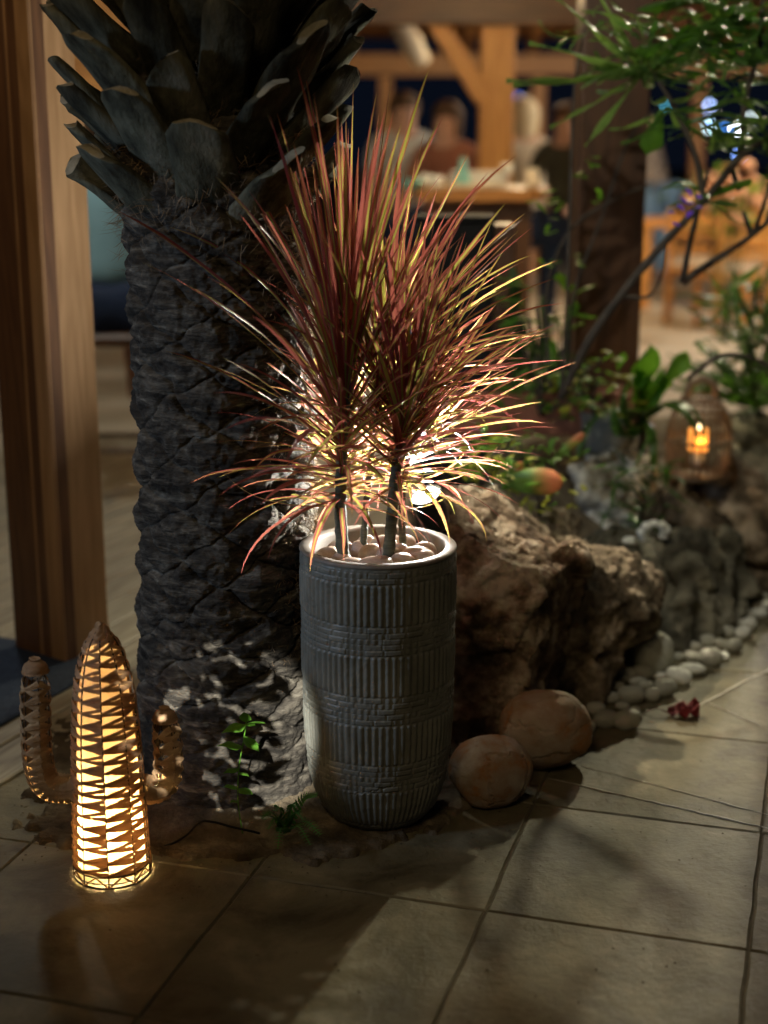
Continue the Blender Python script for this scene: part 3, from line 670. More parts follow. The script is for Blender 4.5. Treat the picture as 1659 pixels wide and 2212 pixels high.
rock(hull([(1405,1365,4.20),(1480,1405,4.16),(1590,1345,4.40),(1628,1310,4.55),(1612,1240,4.6),(1590,1165,4.6),(1520,1138,4.5),(1455,1160,4.45),(1420,1240,4.35),(1500,1260,4.25)],
          [(.75,4.7,-.05),(1.25,4.8,-.05),(1.12,4.5,-.05),(.8,4.22,-.05)]), 'rock3', 53, 'grey craggy boulder behind the row of white pebbles', .011, .026)
rock(hull([(1215,1235,4.05),(1240,1152,4.35),(1330,1140,4.5),(1440,1155,4.5),(1450,1240,4.35),(1400,1260,4.2)],
          [(.5,4.6,.0),(1.0,4.75,.0),(.5,4.2,.0),(.9,4.4,.0)]), 'rock3', 61, 'flat topped tan rock carrying the white coral ring', .011, .018)
rock(hull([(1240,1010,4.75),(1270,960,4.8),(1375,950,4.9),(1405,1010,4.85),(1350,1150,4.7),(1300,1150,4.7),(1255,1060,4.7)],
          [(.7,5.0,.2),(.9,5.0,.2)]), 'rockw', 71, 'pale whitish rock below the grey concrete pot', .013, .028)
rock(hull([(1395,1060,4.85),(1440,1020,5.0),(1560,1010,5.1),(1680,1060,5.1),(1700,1210,4.9),(1600,1215,4.8),(1470,1150,4.7),(1420,1140,4.7)],
          [(1.0,5.4,.1),(1.6,5.4,.1),(1.5,4.9,.1),(1.0,4.8,.1)]), 'rock2', 83, 'dark mottled boulder the wicker lantern stands on', .014, .034)
rock(hull([(1540,1010,5.3),(1570,900,5.6),(1630,880,5.7),(1720,900,5.7),(1720,1080,5.3),(1640,1050,5.2)],
          [(1.3,5.9,.1),(1.7,5.9,.1)]), 'rock3', 91, 'grey rock behind and right of the wicker lantern', .016, .03)
rock(hull([(1592,1240,4.85),(1610,1205,4.9),(1680,1200,4.95),(1700,1290,4.75),(1620,1300,4.7)],
          [(1.25,5.1,-.02),(1.5,5.1,-.02),(1.25,4.8,-.05)]), 'rock2', 97, 'low rounded brown rock at the far end of the pebble row', .013, .012, crag=.4)
rock(hull([(1130,1130,4.15),(1200,1090,4.3),(1260,1110,4.4),(1240,1180,4.2)], [(.5,4.4,.2),(.6,4.2,.15)]), 'rock2', 101, 'small dark rock wedged behind the largest boulder', .013, .016)
rock(hull([(640,1010,6.9),(700,1000,6.9),(720,1060,6.6),(650,1070,6.6)], [(-.4,7.2,0),(-.2,7.2,0)]), 'rock3', 103, 'small grey rock on the deck seen between palm and plant', .02, .01) if False else None
# two river stones and the grey one
def bigstone(px0, px1, py0, py1, m, seed, label, depth=1.0, tilt=0):
    g = G((px0+px1)/2, py1-4); ax = g.y*cos(CP) + CH*sin(CP); w = (px1-px0)/CF*(ax+.05); hh = (py1-py0)/CF*ax*.93
    me = pebble_mesh(seed, 6, .085, .88)
    P = np.array([v.co[:] for v in me.vertices]); a = vn(P*1.15+seed*2.7, seed); b = vn(P*1.3+seed*1.3+7, seed+3); w_ = fbm(P*6, 3, seed)*.10
    cr_ = np.maximum(np.exp(-((a+w_-.02)/.020)**2), .8*np.exp(-((b+w_+.05)/.018)**2)*(a > -.1)); stp = .022*(a+w_ > .02) + .004*fbm(P*9, 4, seed)
    for v, q, t_ in zip(me.vertices, cr_, stp): v.co = v.co*(1-.055*q+t_)
    o = link('river_stone', me, m, None, (g.x, g.y + w*.36, hh/2-.006)); o.scale = (w/2*1.03, w/2*.9*depth, hh/2*1.02); o.rotation_euler = (0, tilt, .2)
    return tag(o, label, 'river stone')
bigstone(982, 1146, 1600, 1757, 'river', 4, 'smaller round river stone with an orange top, touching the planter foot', tilt=.12)
bigstone(1084, 1280, 1497, 1682, 'river', 7, 'larger round river stone with cracked skin, behind the smaller one', tilt=-.1)
bigstone(1368, 1456, 1368, 1466, 'peb_g', 2, 'grey rounded stone propped among the pebbles below the second boulder')
# pebble row (cx, cy, w, h in a 4.177x enlargement)
row = [(250,805,165,120,0),(110,900,150,130,0),(205,1000,200,180,0),(395,1010,240,200,0),(430,785,230,190,0),(620,780,130,150,0),(350,880,120,100,0),(460,920,100,90,0),(740,720,200,190,0),
 (690,610,140,60,1),(860,610,220,180,1),(990,550,210,120,1),(1150,440,200,200,0),(1250,430,110,90,1),(1000,340,130,100,0),(980,430,130,110,0),(1120,290,130,140,0),(1230,320,100,130,0),
 (1300,210,120,140,0),(1355,335,150,150,0),(1440,215,130,130,1),(1490,140,120,140,1),(400,600,180,160,0),(530,580,170,160,0),(390,500,60,60,0),(640,540,130,120,0),(850,430,90,90,0),
 (480,650,150,110,0),(60,1060,90,130,0),(1340,90,110,90,0),(1440,20,130,90,0),(1590,40,140,90,1),(1530,70,90,80,0),(1600,-30,120,90,1),(1660,-40,110,90,1),(1560,-60,100,80,1),(1640,-110,110,80,0),(1400,130,100,90,0),(560,690,120,100,0),(300,700,120,90,0),(170,760,110,80,0)]
SPEC = {3: ('largest triangular grey pebble at the near end of the row', None), 2: ('round grey pebble between the triangular pebble and the larger river stone', None),
 8: ('oval pale grey pebble directly behind the fallen red leaf', None), 9: ('flat white pebble wedged under the grey propped stone', None), 10: ('largest white pebble, angular, in front of the grey propped stone', None),
 11: ('long flat white pebble lying behind the largest white pebble', None), 12: ('broad pale pebble halfway along the row, standing clear on the paving edge', None), 13: ('small white pebble touching the broad pale one halfway along the row', None),
 0: ('flattened oval grey pebble against the foot of the second boulder', None), 4: ('wide round grey pebble behind the triangular one', None), 19: ('tall pale grey pebble at the outer side of the row beyond the broad one', None)}
for k, (cx, cy, w, h_, wh) in enumerate(row):
    px = 1261.7+cx*.2394; py = 1316.5+cy*.2394; w *= .2394; h_ *= .2394
    g = G(px, py+h_*.42); ax = g.y*cos(CP)+CH*sin(CP); s = w/CF*ax*1.12; hh = max(.018, h_/CF*ax*.86)
    lb = SPEC[k] if k in SPEC else ('bright white pebble in the row along the boulders', 'white pebbles along the boulders') if wh else ('dull grey pebble in the row along the boulders', 'grey pebbles along the boulders')
    o = pebble((g.x, g.y+s*.25, hh*.46), (s*1.04, s*.8, hh*1.05), 'peb_w' if wh else 'peb_g', k*5+1, lb[0], lb[1], random.uniform(-.5,.5))
# coral ring
cr = empty('coral_ring', at(1412, 1158, 4.42), 'broken ring of white coral lying on the flat tan rock', 'coral')
for k in range(9):
    a = 2*pi*k/9 + .3
    if k == 7: continue
    me = PEB[k % 12].copy(); o = link('coral_lump', me, 'peb_w', cr, Vector((cos(a)*.036, -.02*sin(a), sin(a)*.034+.012))); o.scale = (.017,.014,random.uniform(.010,.015))
me = PEB[3].copy(); tag(link('pebble', me, 'peb_w', None, at(1362, 1168, 4.36)), 'oval white pebble beside the coral ring on the flat rock', 'pebble').scale = (.026,.016,.014)
# crumpled red leaf
mb = MB(); g = G(1476, 1548); n = 9; vs = []; fs = []
for i in range(n):
    for j in range(n):
        u_, v2 = i/(n-1)-.5, j/(n-1)-.5; w = sqrt(max(0, 1-(2*v2)**2))*.9+.1
        vs.append((v2*.085, u_*.055*w, .012+.020*sin(u_*7+v2*3)*cos(v2*8)+.014*abs(u_)*2+random.uniform(-.002,.002)))
for i in range(n-1):
    for j in range(n-1): fs.append((i*n+j, i*n+j+1, (i+1)*n+j+1, (i+1)*n+j))
mb.add(vs, fs); mb.tube([(-.042,0,.012),(-.07,.014,.02),(-.10,.02,.004)], .0016, 5)
tag(mb.build('fallen_leaf', 'redleaf', None, g), 'crumpled dark red fallen leaf on the paving by the pebbles', 'leaf')

# ================================================================== CACTUS LAMP
KX, KY = -.5695, 2.822
lampc = empty('cactus_lamp', (KX, KY, 0), 'lit woven raffia table lamp shaped like a two-armed cactus, standing on the paving', 'lamp')
KZ = [0,.02,.08,.16,.24,.32,.39,.44,.48,.51,.53,.541]; KR = [.0775,.079,.0765,.074,.0715,.0675,.0615,.0545,.044,.031,.017,.003]
def kr(z): return prof(z, KZ, KR)
NW = 9
def kp(c, z, dr=0): a = -pi/2 + (c+.12)*2*pi/NW; r = kr(z)+dr; return Vector((cos(a)*r, sin(a)*r, z))
for w in range(NW):
    MB().tube([kp(w, z, .0012) for z in np.linspace(.0, .535, 26)], .0014, 6).build('frame_wire', 'wire', lampc, (0,0,0))
for z, r in ((.003,.0020),(.012,.0012),(.027,.0016)):
    MB().tube([kp(c/4, z, .001) for c in range(NW*4+1)], r, 6).build('frame_ring', 'wire', lampc, (0,0,0))
def ribbon(mb, a, b, wa, wb, nrm, bulge=.003, seed=0, n=6):
    """twisted raffia strip from a to b, with lengthwise pleats"""
    a, b = Vector(a), Vector(b); d = (b-a); side = d.cross(nrm).normalized(); rs = random.Random(seed); m_ = 5; vs = []; fs = []
    ph = rs.uniform(0, 6)
    for i in range(n+1):
        t = i/n; w = lerp(wa, wb, t)*(1+.10*sin(t*5+ph)); c = a.lerp(b, t) + nrm*bulge*sin(pi*t)
        for j in range(m_+1):
            s = j/m_-.5; pl = .0011*(1 if j % 2 else -1)*(1-abs(2*t-1)*.3) + rs.uniform(-.0004,.0004)
            vs.append(c + side*s*w + nrm*(pl + .0022*(.25-s*s)*4*.5))
    for i in range(n):
        for j in range(m_): q = i*(m_+1)+j; fs.append((q, q+1, q+m_+2, q+m_+1))
    mb.add(vs, fs)
back = MB(); pitch = .0245; rowsn = 20
for c in range(NW):
    ang_c = -pi/2 + (c+.62)*2*pi/NW; nrm = Vector((cos(ang_c), sin(ang_c), 0)); front = nrm.y < .35
    for k in range(rowsn):
        z = .030 + k*pitch + random.uniform(-.0028,.0028)
        if z > .505: continue
        mb = MB() if front else back; sc = min(1, kr(z)/.055)
        flip = (c % 2 == 0)
        A0, B0 = (c, c+1) if not flip else (c+1, c)
        w1 = random.uniform(.0120,.0195); w2 = random.uniform(.0035,.0075)
        # wide at one wire, pinched at the other; then diagonal return
        ribbon(mb, kp(A0, z, .0015), kp(B0, z+random.uniform(-.001,.003), .0015), w1, w2, nrm, .0018, k*31+c)
        ribbon(mb, kp(B0, z+.003, .0030), kp(A0, z+pitch*.62, .0030), w2, w1*.62, nrm, .0018, k*37+c+9)
        if front:
            mb.build('woven_strip', 'raffia', lampc, (0,0,0))
for c in range(NW*1):
    ang_c = -pi/2 + (c+.62)*2*pi/NW; nrm = Vector((cos(ang_c), sin(ang_c), 0))
    ribbon(back, kp(c, .003,.002), kp(c+.5,.026,.002), .004, .003, nrm, 0, c); ribbon(back, kp(c+.5,.026,.002), kp(c+1,.003,.002), .003,.004, nrm, 0, c+4)
tag(back.build('woven_backing', 'raffia', lampc, (0,0,0)), kind='stuff')
mb = MB()
for k in range(26):
    a = k*.9; z = .497+k*.0016; z2 = z+.016; nrm = Vector((cos(a+.5), sin(a+.5), .4)).normalized()
    r1, r2 = kr(z)+.002, kr(min(z2,.54))+.002
    ribbon(mb, (cos(a)*r1, sin(a)*r1, z), (cos(a+1.1)*r2, sin(a+1.1)*r2, z2), .013, .010, nrm, .002, k)
mb.build('woven_tip', 'raffia', lampc, (0,0,0))
def arm(path, r, taper):
    pts = bez([p - Vector((KX, KY, 0)) for p in path], 8); n = len(pts)
    # dark wire skeleton of four rods
    T = []; prev = Vector((0,-1,0))
    for i in range(n):
        t = (pts[min(i+1,n-1)]-pts[max(i-1,0)]).normalized(); a = (prev - t*prev.dot(t)).normalized(); prev = a; T.append((a, t.cross(a)))
    def pt(s, q, dr=0):
        x = s*(n-1); i = min(int(x), n-2); f = x-i; p = pts[i].lerp(pts[i+1], f); a = T[i][0].lerp(T[i+1][0], f); b = T[i][1].lerp(T[i+1][1], f)
        rr_ = (r+dr)*(1 if s < .88 else sqrt(max(.02, 1-((s-.88)/.125)**2))); d = (a*cos(q)+b*sin(q)).normalized(); return p + d*rr_, d
    for w in range(6):
        MB().tube([pt(s, w*pi/3+.3)[0] for s in np.linspace(0,.97,18)], .0011, 5).build('frame_wire', 'wire', lampc, (0,0,0))
    L_ = sum((pts[i+1]-pts[i]).length for i in range(n-1)); rn = int(L_/.0185)
    for k in range(rn):
        mb = MB()
        for w in range(6):
            s0 = .02 + .94*k/rn; q0 = w*pi/3+.3; q1 = q0+pi/3; ds = .94/rn
            if w % 2: q0, q1 = q1, q0
            p0_, d0 = pt(s0, q0, .002); p1_, d1 = pt(min(.99, s0+ds*random.uniform(.1,.4)), q1, .002); nn = (d0+d1).normalized()
            ribbon(mb, p0_, p1_, random.uniform(.016,.021), .007, nn, random.uniform(.001,.004), k*7+w, 4)
            p2_, _ = pt(min(.99, s0+ds*.8), q0, .004); ribbon(mb, p1_+nn*.002, p2_, .007, .015, nn, .002, k*11+w, 4)
        mb.build('woven_strip', 'raffia_arm', lampc, (0,0,0))
    p, d = pt(.97, 0); mb = MB(); c = pts[-1]
    mb.lathe([(r*.95,-.012),(r*.98,-.004),(r*.8,.006),(r*.45,.013),(0,.015)], c, 12)
    for k in range(9):
        a = k*.7; ribbon(mb, c+Vector((cos(a)*r*.98, sin(a)*r*.98, -.012)), c+Vector((-cos(a)*r*.4, -sin(a)*r*.4, .013+k*.0006)), .020, .014, Vector((cos(a)*.4, sin(a)*.4, 1)).normalized(), .008, k, 5)
    mb.build('woven_tip', 'raffia', lampc, (0,0,0))
YK = KY
def arm_fill(p, w):  # glowing bead and fill lamp added inside an arm to brighten its weave
    p = Vector(p); MB().lathe([(0,-.006),(.004,-.003),(.005,0),(.004,.004),(0,.006)], p - Vector((KX,KY,0)), 10).build('arm_fill_bead', 'fillbead', lampc, (0,0,0))
    lamp('cactus_arm_fill', 'POINT', p, w, (1,.70,.32), .006)
M['fillbead'] = emitter('arm_fill_bead', (1,.8,.5), 20)
arm_fill(at(112,1696,KY), .5); arm_fill(at(338,1698,KY+.03), 1.0)
arm([at(182,1700,YK), at(135,1704,YK), at(98,1690,YK-.005), at(82,1640,YK-.01), at(77,1550,YK-.01), at(76,1440,YK-.01)], .0275, 1)
arm([at(296,1700,YK+.02), at(330,1706,YK+.03), at(358,1688,YK+.035), at(364,1630,YK+.035), at(356,1545,YK+.035)], .0265, 1)
MB().lathe([(kr(z)-.009, z) for z in np.linspace(.024,.50,16)]+[(0,.51)], n=36).build('lamp_lining', mat('lamp_paper', [(.3,(.75,.50,.27)),(.7,(.9,.66,.40))], 9, .9, .3, trans=.72), lampc, (0,0,0))
MB().lathe([(0,.115),(.012,.112),(.021,.10),(.024,.086),(.019,.068),(.013,.055),(.0125,.04)], n=20).build('bulb', emitter('bulb', (1,.80,.50), 18), lampc, (0,0,0))
MB().lathe([(.013,.04),(.014,.02),(.030,.012),(.032,.002),(0,.001)], n=20).build('bulb_holder', 'black', lampc, (0,0,0))
lamp('cactus_bulb', 'POINT', (KX, KY, .10), 36, (1, .70, .31), .03)
# cord
cp = [G(318,1828,.006), G(342,1831,.006), G(372,1822,.014), G(405,1802,.03), at(432,1776,2.86), at(462,1776,2.87), at(500,1786,2.88), at(540,1795,2.90), at(560,1800,2.93)]
tag(MB().tube([p-cp[0] for p in bez(cp, 8)], .0026, 8).build('power_cord', 'black', None, cp[0]), 'thin black power cord looping from the cactus lamp to the palm foot', 'cord')

# ================================================================== LEAVES
def leaf_mesh(n=8, w=.5, droop=.4, fold=.25, seed=0, shape='ovate', m='leafg', wave=.02):
    rs = random.Random(seed); vs = []; fs = []; p = Vector((0,0,0)); a = 0
    xs, ys = {'ovate': ([0,.05,.3,.55,.8,1],[.02,.35,.98,.85,.42,.0]), 'strap': ([0,.1,.5,.85,1],[.5,.75,1,.7,.0]), 'lance': ([0,.1,.45,.75,1],[.1,.4,1,.75,.0]), 'obovate': ([0,.15,.5,.75,.93,1],[.12,.3,.75,1,.75,.1])}[shape]
    for i in range(n+1):
        t = i/n; ww = w/2*prof(t, xs, ys)+.001; nn = Vector((cos(a),0,-sin(a)))
        wv = sin(t*9+seed)*wave
        vs += [p + Vector((0,-ww,0)) + nn*(ww*fold*2+wv), p + Vector((0,-ww*.5,0)) + nn*ww*fold*.7, p, p + Vector((0,ww*.5,0)) + nn*ww*fold*.7, p + Vector((0,ww,0)) + nn*(ww*fold*2-wv)]
        a += droop/n*2*(.3+t); p = p + Vector((sin(a),0,cos(a)))/n
    for i in range(n):
        for j in range(4): q = i*5+j; fs.append((q, q+1, q+6, q+5))
    me = MB().add(vs, fs).mesh('leaf'); me.materials.append(M[m]); return me
def put_leaf(me, root, p, d, L_, roll=0, name='leaf'):
    d = Vector(d).normalized(); hz = Vector((d.x, d.y, 0)); hz = hz.normalized() if hz.length > .05 else Vector((1,0,0))
    xx = (hz - d*hz.dot(d)).normalized(); yy = d.cross(xx); Mx = Matrix((xx, yy, d)).transposed() @ Matrix.Rotation(roll, 3, 'Z')
    o = bpy.data.objects.new(name, me); COL.objects.link(o); o.parent = root; o.location = Vector(p) - wloc(root); o.rotation_euler = Mx.to_euler(); o.scale = (L_,)*3; return o
# seedling at the palm foot
sy = 2.965
sd = empty('seedling', G(524, 1800, .02), 'young seedling with bright green oval leaves growing against the palm foot', 'seedling')
sp_ = bez([at(524,1800,sy), at(514,1730,sy), at(516,1660,sy-.01), at(526,1600,sy-.01), at(532,1560,sy-.01)], 6)
MB().tube([p-sd.location for p in sp_], .0016, 6).build('stem', 'leafg', sd, (0,0,0))
LV = [leaf_mesh(7, .62, .45, .12, k) for k in range(4)]
for (bx_, by, tx, ty, L_) in ((532,1560,528,1522,.040),(532,1565,486,1580,.052),(534,1562,552,1572,.026),(534,1562,580,1556,.046),(528,1590,548,1636,.050),(524,1612,472,1606,.052),(528,1600,575,1640,.034),(516,1660,480,1672,.036),(516,1668,545,1680,.030),(514,1700,482,1700,.036),(515,1704,548,1718,.036),(514,1730,496,1736,.025)):
    a_ = at(bx_, by, sy-.01); b_ = at(tx, ty, sy-.035); put_leaf(random.choice(LV), sd, a_, b_-a_+Vector((0,0,.012)), L_*1.12, random.uniform(-.3,.3)+ (pi/2 if False else 0))
# fern by the pot
fr_ = empty('fern', G(612, 1815, .01), 'small bright green fern sprouting beside the planter foot', 'fern')
for k, (tx, ty, Yt) in enumerate(((596,1752,2.90),(684,1716,2.93),(640,1742,2.86),(692,1802,2.86),(580,1790,2.86),(655,1770,2.84),(600,1832,2.80),(566,1768,2.90),(670,1824,2.80))):
    a_ = G(615, 1800, .015) + Vector((0,0,0)); b_ = at(tx, ty, Yt); mid = a_.lerp(b_, .55) + Vector((0,0,.03)); pts = bez([a_, mid, b_], 8)
    mb = MB(); mb.tube([p-fr_.location for p in pts], .0009, 5)
    for i in range(2, len(pts)):
        t = i/len(pts); d = (pts[i]-pts[i-1]).normalized(); s_ = d.cross(Vector((0,-.5,1))).normalized(); l = .016*(1-.75*t)+.003
        for sg in (-1, 1):
            p = pts[i]-fr_.location; q = p + s_*sg*l + d*l*.3; w = d*l*.30; z_ = Vector((0,0,.0015))
            mb.add([p-w*.7, p+w*.7, p+s_*sg*l*.6+w+z_, q+w*.2, q-w*.3, p+s_*sg*l*.6-w*.8-z_], [(0,1,2,5),(5,2,3,4)])
    link('frond', mb.mesh('frond'), 'fern', fr_, (0,0,0))
# yellow-green ground plants behind the largest boulder
LG = [leaf_mesh(5, .5, .5, .15, 10+k, 'obovate', 'leafy') for k in range(3)]; LGg = [leaf_mesh(5, .45, .4, .2, 20+k, 'obovate', 'leafg') for k in range(3)]
for (px, py, Y, label, n_, mixd, sp2) in ((1040,1010,4.12,'yellow-green leafy shrub growing behind the largest boulder',70,.6,.10),(1120,985,4.3,'bright green feathery plant behind the orange-tipped succulent',60,.15,.10),(1190,850,4.7,'low leafy plant with yellow leaves at the brown trough',46,.4,.13),(1165,1075,4.2,'small yellowish succulent tuft under the orange-tipped succulent',40,.9,.06)):
    c = at(px, py+40, Y); r_ = empty('garden_plant', c, label, 'plant')
    for k in range(5):
        e = c + Vector((random.uniform(-1,1)*sp2, random.uniform(-.5,.5)*sp2, random.uniform(.05,.13))); MB().tube([c-c, (e-c)*.5+Vector((.01,0,.01)), e-c], .003, 5).build('stem', 'twig', r_, (0,0,0))
    for k in range(n_):
        p = c + Vector((random.gauss(0,sp2*.8), random.gauss(0,sp2*.5), random.uniform(.0,.13)))
        put_leaf(random.choice(LG if random.random() < mixd else LGg), r_, p, (random.gauss(0,1), random.gauss(-.3,1), random.uniform(.1,1.2)), random.uniform(.03,.06))
# orange-tipped paddle succulent
def paddle_mat():
    m = bpy.data.materials.new('paddle'); T, N, L = nt(m); B = N['Principled BSDF']; B.inputs['Roughness'].default_value = .4
    tc = N.new('ShaderNodeTexCoord'); s = N.new('ShaderNodeSeparateXYZ'); L.new(tc.outputs['Object'], s.inputs[0])
    nz = N.new('ShaderNodeTexNoise'); nz.inputs['Scale'].default_value = 8; ad = N.new('ShaderNodeMath'); ad.operation = 'MULTIPLY_ADD'; ad.inputs[1].default_value = .25
    L.new(nz.outputs['Fac'], ad.inputs[0]); L.new(s.outputs[2], ad.inputs[2]); cr_ = N.new('ShaderNodeValToRGB'); e = cr_.color_ramp.elements
    e[0].position = .6; e[0].color = (.10,.20,.03,1); e[1].position = .98; e[1].color = (.55,.18,.07,1); L.new(ad.outputs[0], cr_.inputs[0]); L.new(cr_.outputs[0], B.inputs['Base Color']); return m
pm = paddle_mat()
su = empty('succulent', at(1120, 1050, 4.05), 'fleshy green succulent leaf with an orange tip hanging over the rocks', 'succulent')
for (a_, b_, w) in ((at(1085,1040,4.08), at(1216,1040,4.0), .42), (at(1190,1000,4.3), at(1262,935,4.3), .22), (at(1085,1050,4.1), at(1130,1000,4.15), .4)):
    L_ = (b_-a_).length; bm = bmesh.new(); bmesh.ops.create_icosphere(bm, subdivisions=3, radius=1)
    for v in bm.verts: v.co = Vector((v.co.x*.055, v.co.y*w/2*(1+.25*v.co.z), (v.co.z+1)/2))
    me = bpy.data.meshes.new('leaf'); bm.to_mesh(me); bm.free(); me.polygons.foreach_set('use_smooth', [True]*len(me.polygons)); me.materials.append(pm)
    o = put_leaf(me, su, a_, b_-a_, L_); o.rotation_euler = (b_-a_).to_track_quat('Z', 'Y').to_euler(); 
    o.rotation_euler = ((b_-a_).to_track_quat('Z', 'X').to_matrix() @ Matrix.Rotation(pi/2, 3, 'Z')).to_euler()

# concrete pot with broad leaved plant
cpz = at(1308, 978, 4.95)
cpt = empty('concrete_pot', cpz, 'grey concrete bowl pot among the rocks holding the broad-leaved plant', 'pot')
MB().lathe([(.0,0),(.06,0),(.085,.03),(.098,.09),(.103,.14),(.105,.15),(.094,.15),(.09,.12),(0,.11)], n=40).build('bowl', 'concrete', cpt, (0,0,0))
LB = [leaf_mesh(10, .34, .5, .2, 30+k, 'obovate', 'leafg', .05) for k in range(4)]; LS = [leaf_mesh(12, .10, 1.4, .2, 40+k, 'strap', 'leafd') for k in range(4)]
bp_ = empty('broad_leaved_plant', at(1388, 890, 4.9), 'plant with wavy broad upright leaves and arching straps, rising beside the concrete pot', 'plant')
ctr = at(1390, 905, 4.9)
MB().tube([ctr-bp_.location+Vector((0,0,-.12)), ctr-bp_.location, ctr-bp_.location+Vector((0,0,.04))], .012, 8).build('stem', 'twig', bp_, (0,0,0))
for (tx, ty, s_, k) in ((1362,712,.30,0),(1448,735,.27,1),(1395,760,.22,2),(1340,760,.22,3),(1430,800,.18,0),(1370,800,.20,1)):
    b_ = at(tx, ty, 4.85); put_leaf(LB[k], bp_, ctr, b_-ctr, s_, random.uniform(-.4,.4)+1.2)
for (tx, ty, s_, k) in ((1260,880,.42,0),(1470,880,.40,1),(1500,840,.36,2),(1340,1080,.36,3),(1330,1110,.40,0),(1410,1000,.3,1)):
    b_ = at(tx, ty-70, 4.75); put_leaf(LS[k], bp_, ctr, b_-ctr+Vector((0,-.05,.05)), s_)
# terracotta trough
tz = at(1180, 930, 5.0); tr_ = empty('planter_trough', tz, 'long brown trough behind the succulents, holding upright green stems', 'trough')
mb = MB(); 
for (c, d) in (((0,-.08,.07),(.66,.02,.14)), ((0,.08,.07),(.66,.02,.14)), ((-.32,0,.07),(.02,.138,.14)), ((.32,0,.07),(.02,.138,.14)), ((0,0,.055),(.61,.135,.09)), ((0,-.082,.135),(.68,.03,.02))): mb.box(c, d, None, .004)
mb.build('trough_body', 'terracotta', tr_, (0,0,0), False)
# upright euphorbia stems
eu = empty('euphorbia', tz + Vector((.05,0,.1)), 'cluster of upright ribbed green succulent stems in the brown trough', 'euphorbia')
for (px, y0, y1, r_) in ((1108,860,575,.020),(1128,860,690,.016),(1150,870,720,.014),(1172,870,640,.014),(1195,870,750,.016),(1222,870,700,.015),(1208,860,800,.014)):
    a_ = at(px+random.uniform(-6,6), y0, 5.0); b_ = at(px, y1, 5.0); mb = MB(); n = 10
    mb.tube([a_.lerp(b_, i/n)+Vector((.006*sin(i),0,0))-eu.location for i in range(n+1)], [r_*(.9+.2*sin(i*1.7)) if i < n else r_*.4 for i in range(n+1)], 7); mb.build('stem', 'leafd', eu, (0,0,0), False)
for k in range(22):
    a_ = at(random.uniform(1095,1235), random.uniform(600,860), 4.98); put_leaf(random.choice(LGg), eu, a_, (random.gauss(0,1),-.5,random.uniform(.0,1)), random.uniform(.06,.12))
# agave right
ag = empty('agave', at(1640, 880, 6.0), 'dark green spiky agave at the picture edge behind the lantern', 'agave')
LA = [leaf_mesh(8, .16, .25, .35, 60+k, 'lance', 'leafd') for k in range(3)]
for k in range(26):
    a_ = k*ga; put_leaf(random.choice(LA), ag, ag.location, (cos(a_), sin(a_)*.8, random.uniform(.3,1.6)), random.uniform(.3,.45))

# ================================================================== LANTERN
lz = at(1505, 1030, 4.9); ln = empty('wicker_lantern', lz, 'round wicker lantern with a glowing candle, standing on the rocks', 'lantern')
PR = [(0,.085),(.03,.097),(.09,.108),(.16,.106),(.21,.094),(.25,.075),(.28,.055)]
def lr(z): return prof(z, [p[0] for p in PR], [p[1] for p in PR])
for k in range(26):
    a = 2*pi*k/26; MB().tube([(cos(a)*lr(z), sin(a)*lr(z), z) for z in np.linspace(0,.28,9)], .0032, 5).build('wicker_rod', 'wicker', ln, (0,0,0))
for z in (.004,.014,.13,.235,.275): MB().tube([(cos(2*pi*k/24)*(lr(z)+.003), sin(2*pi*k/24)*(lr(z)+.003), z+.002*(k % 2)) for k in range(25)], .005, 6).build('wicker_hoop', 'wicker', ln, (0,0,0))
MB().tube([(-.05,0,.27),(-.04,-.01,.32),(0,-.015,.34),(.04,-.01,.32),(.05,0,.27)], .013, 8).build('handle', 'wicker', ln, (0,0,0))
MB().lathe([(0,.0),(.09,.001),(.09,.008),(0,.009)], n=24).build('base', 'wicker', ln, (0,0,0))
MB().lathe([(.0,.09),(.030,.09),(.036,.10),(.036,.165),(.033,.165),(0,.155)], n=20).build('candle_glass', 'glasslit', ln, (0,0,0))
MB().lathe([(.0,.04),(.02,.04),(.024,.06),(.02,.088),(0,.089)], n=16).build('candle_foot', 'white', ln, (0,0,0))
MB().tube([(.0,-.0,.166),(0,0,.185)], [.007,.002], 8).build('flame', 'flame', ln, (0,0,0))
lamp('candle', 'POINT', lz + Vector((0,-.045,.13)), .4, (1,.5,.15), .015)

# ================================================================== FRANGIPANI-LIKE SHRUB (right)
tr = empty('frangipani_tree', at(1215, 830, 4.6)*1.0, 'slender tree with thin grey branches and rosettes of narrow green leaves over the garden', 'tree')
def br(pts, r0, r1):
    P_ = bez([at(*p) for p in pts], 8); n = len(P_); MB().tube([p-tr.location for p in P_], [lerp(r0, r1, i/(n-1)) for i in range(n)], 8).build('branch', 'twig', tr, (0,0,0))
br([(1212,860,4.65),(1270,740,4.6),(1340,640,4.6),(1430,530,4.55),(1520,435,4.5),(1600,340,4.5),(1700,270,4.45)], .014, .009)
br([(1340,640,4.6),(1400,640,4.6),(1430,590,4.6),(1440,520,4.6)], .006, .003)
br([(1520,435,4.5),(1500,330,4.5),(1450,220,4.5),(1410,150,4.5)], .009, .007)
br([(1600,340,4.5),(1610,220,4.5),(1640,100,4.5),(1650,-20,4.5)], .009, .007)
br([(1212,860,4.65),(1225,650,4.6),(1232,420,4.6),(1240,200,4.6),(1262,60,4.55)], .007, .003)
br([(1190,850,4.8),(1180,640,4.8),(1230,500,4.8),(1330,430,4.8),(1400,400,4.8)], .007, .003)
br([(1225,850,4.8),(1240,640,4.8),(1300,470,4.8),(1360,300,4.8),(1420,230,4.7)], .006, .003)
LF = Vector((2.2, 8.1, 3.5))
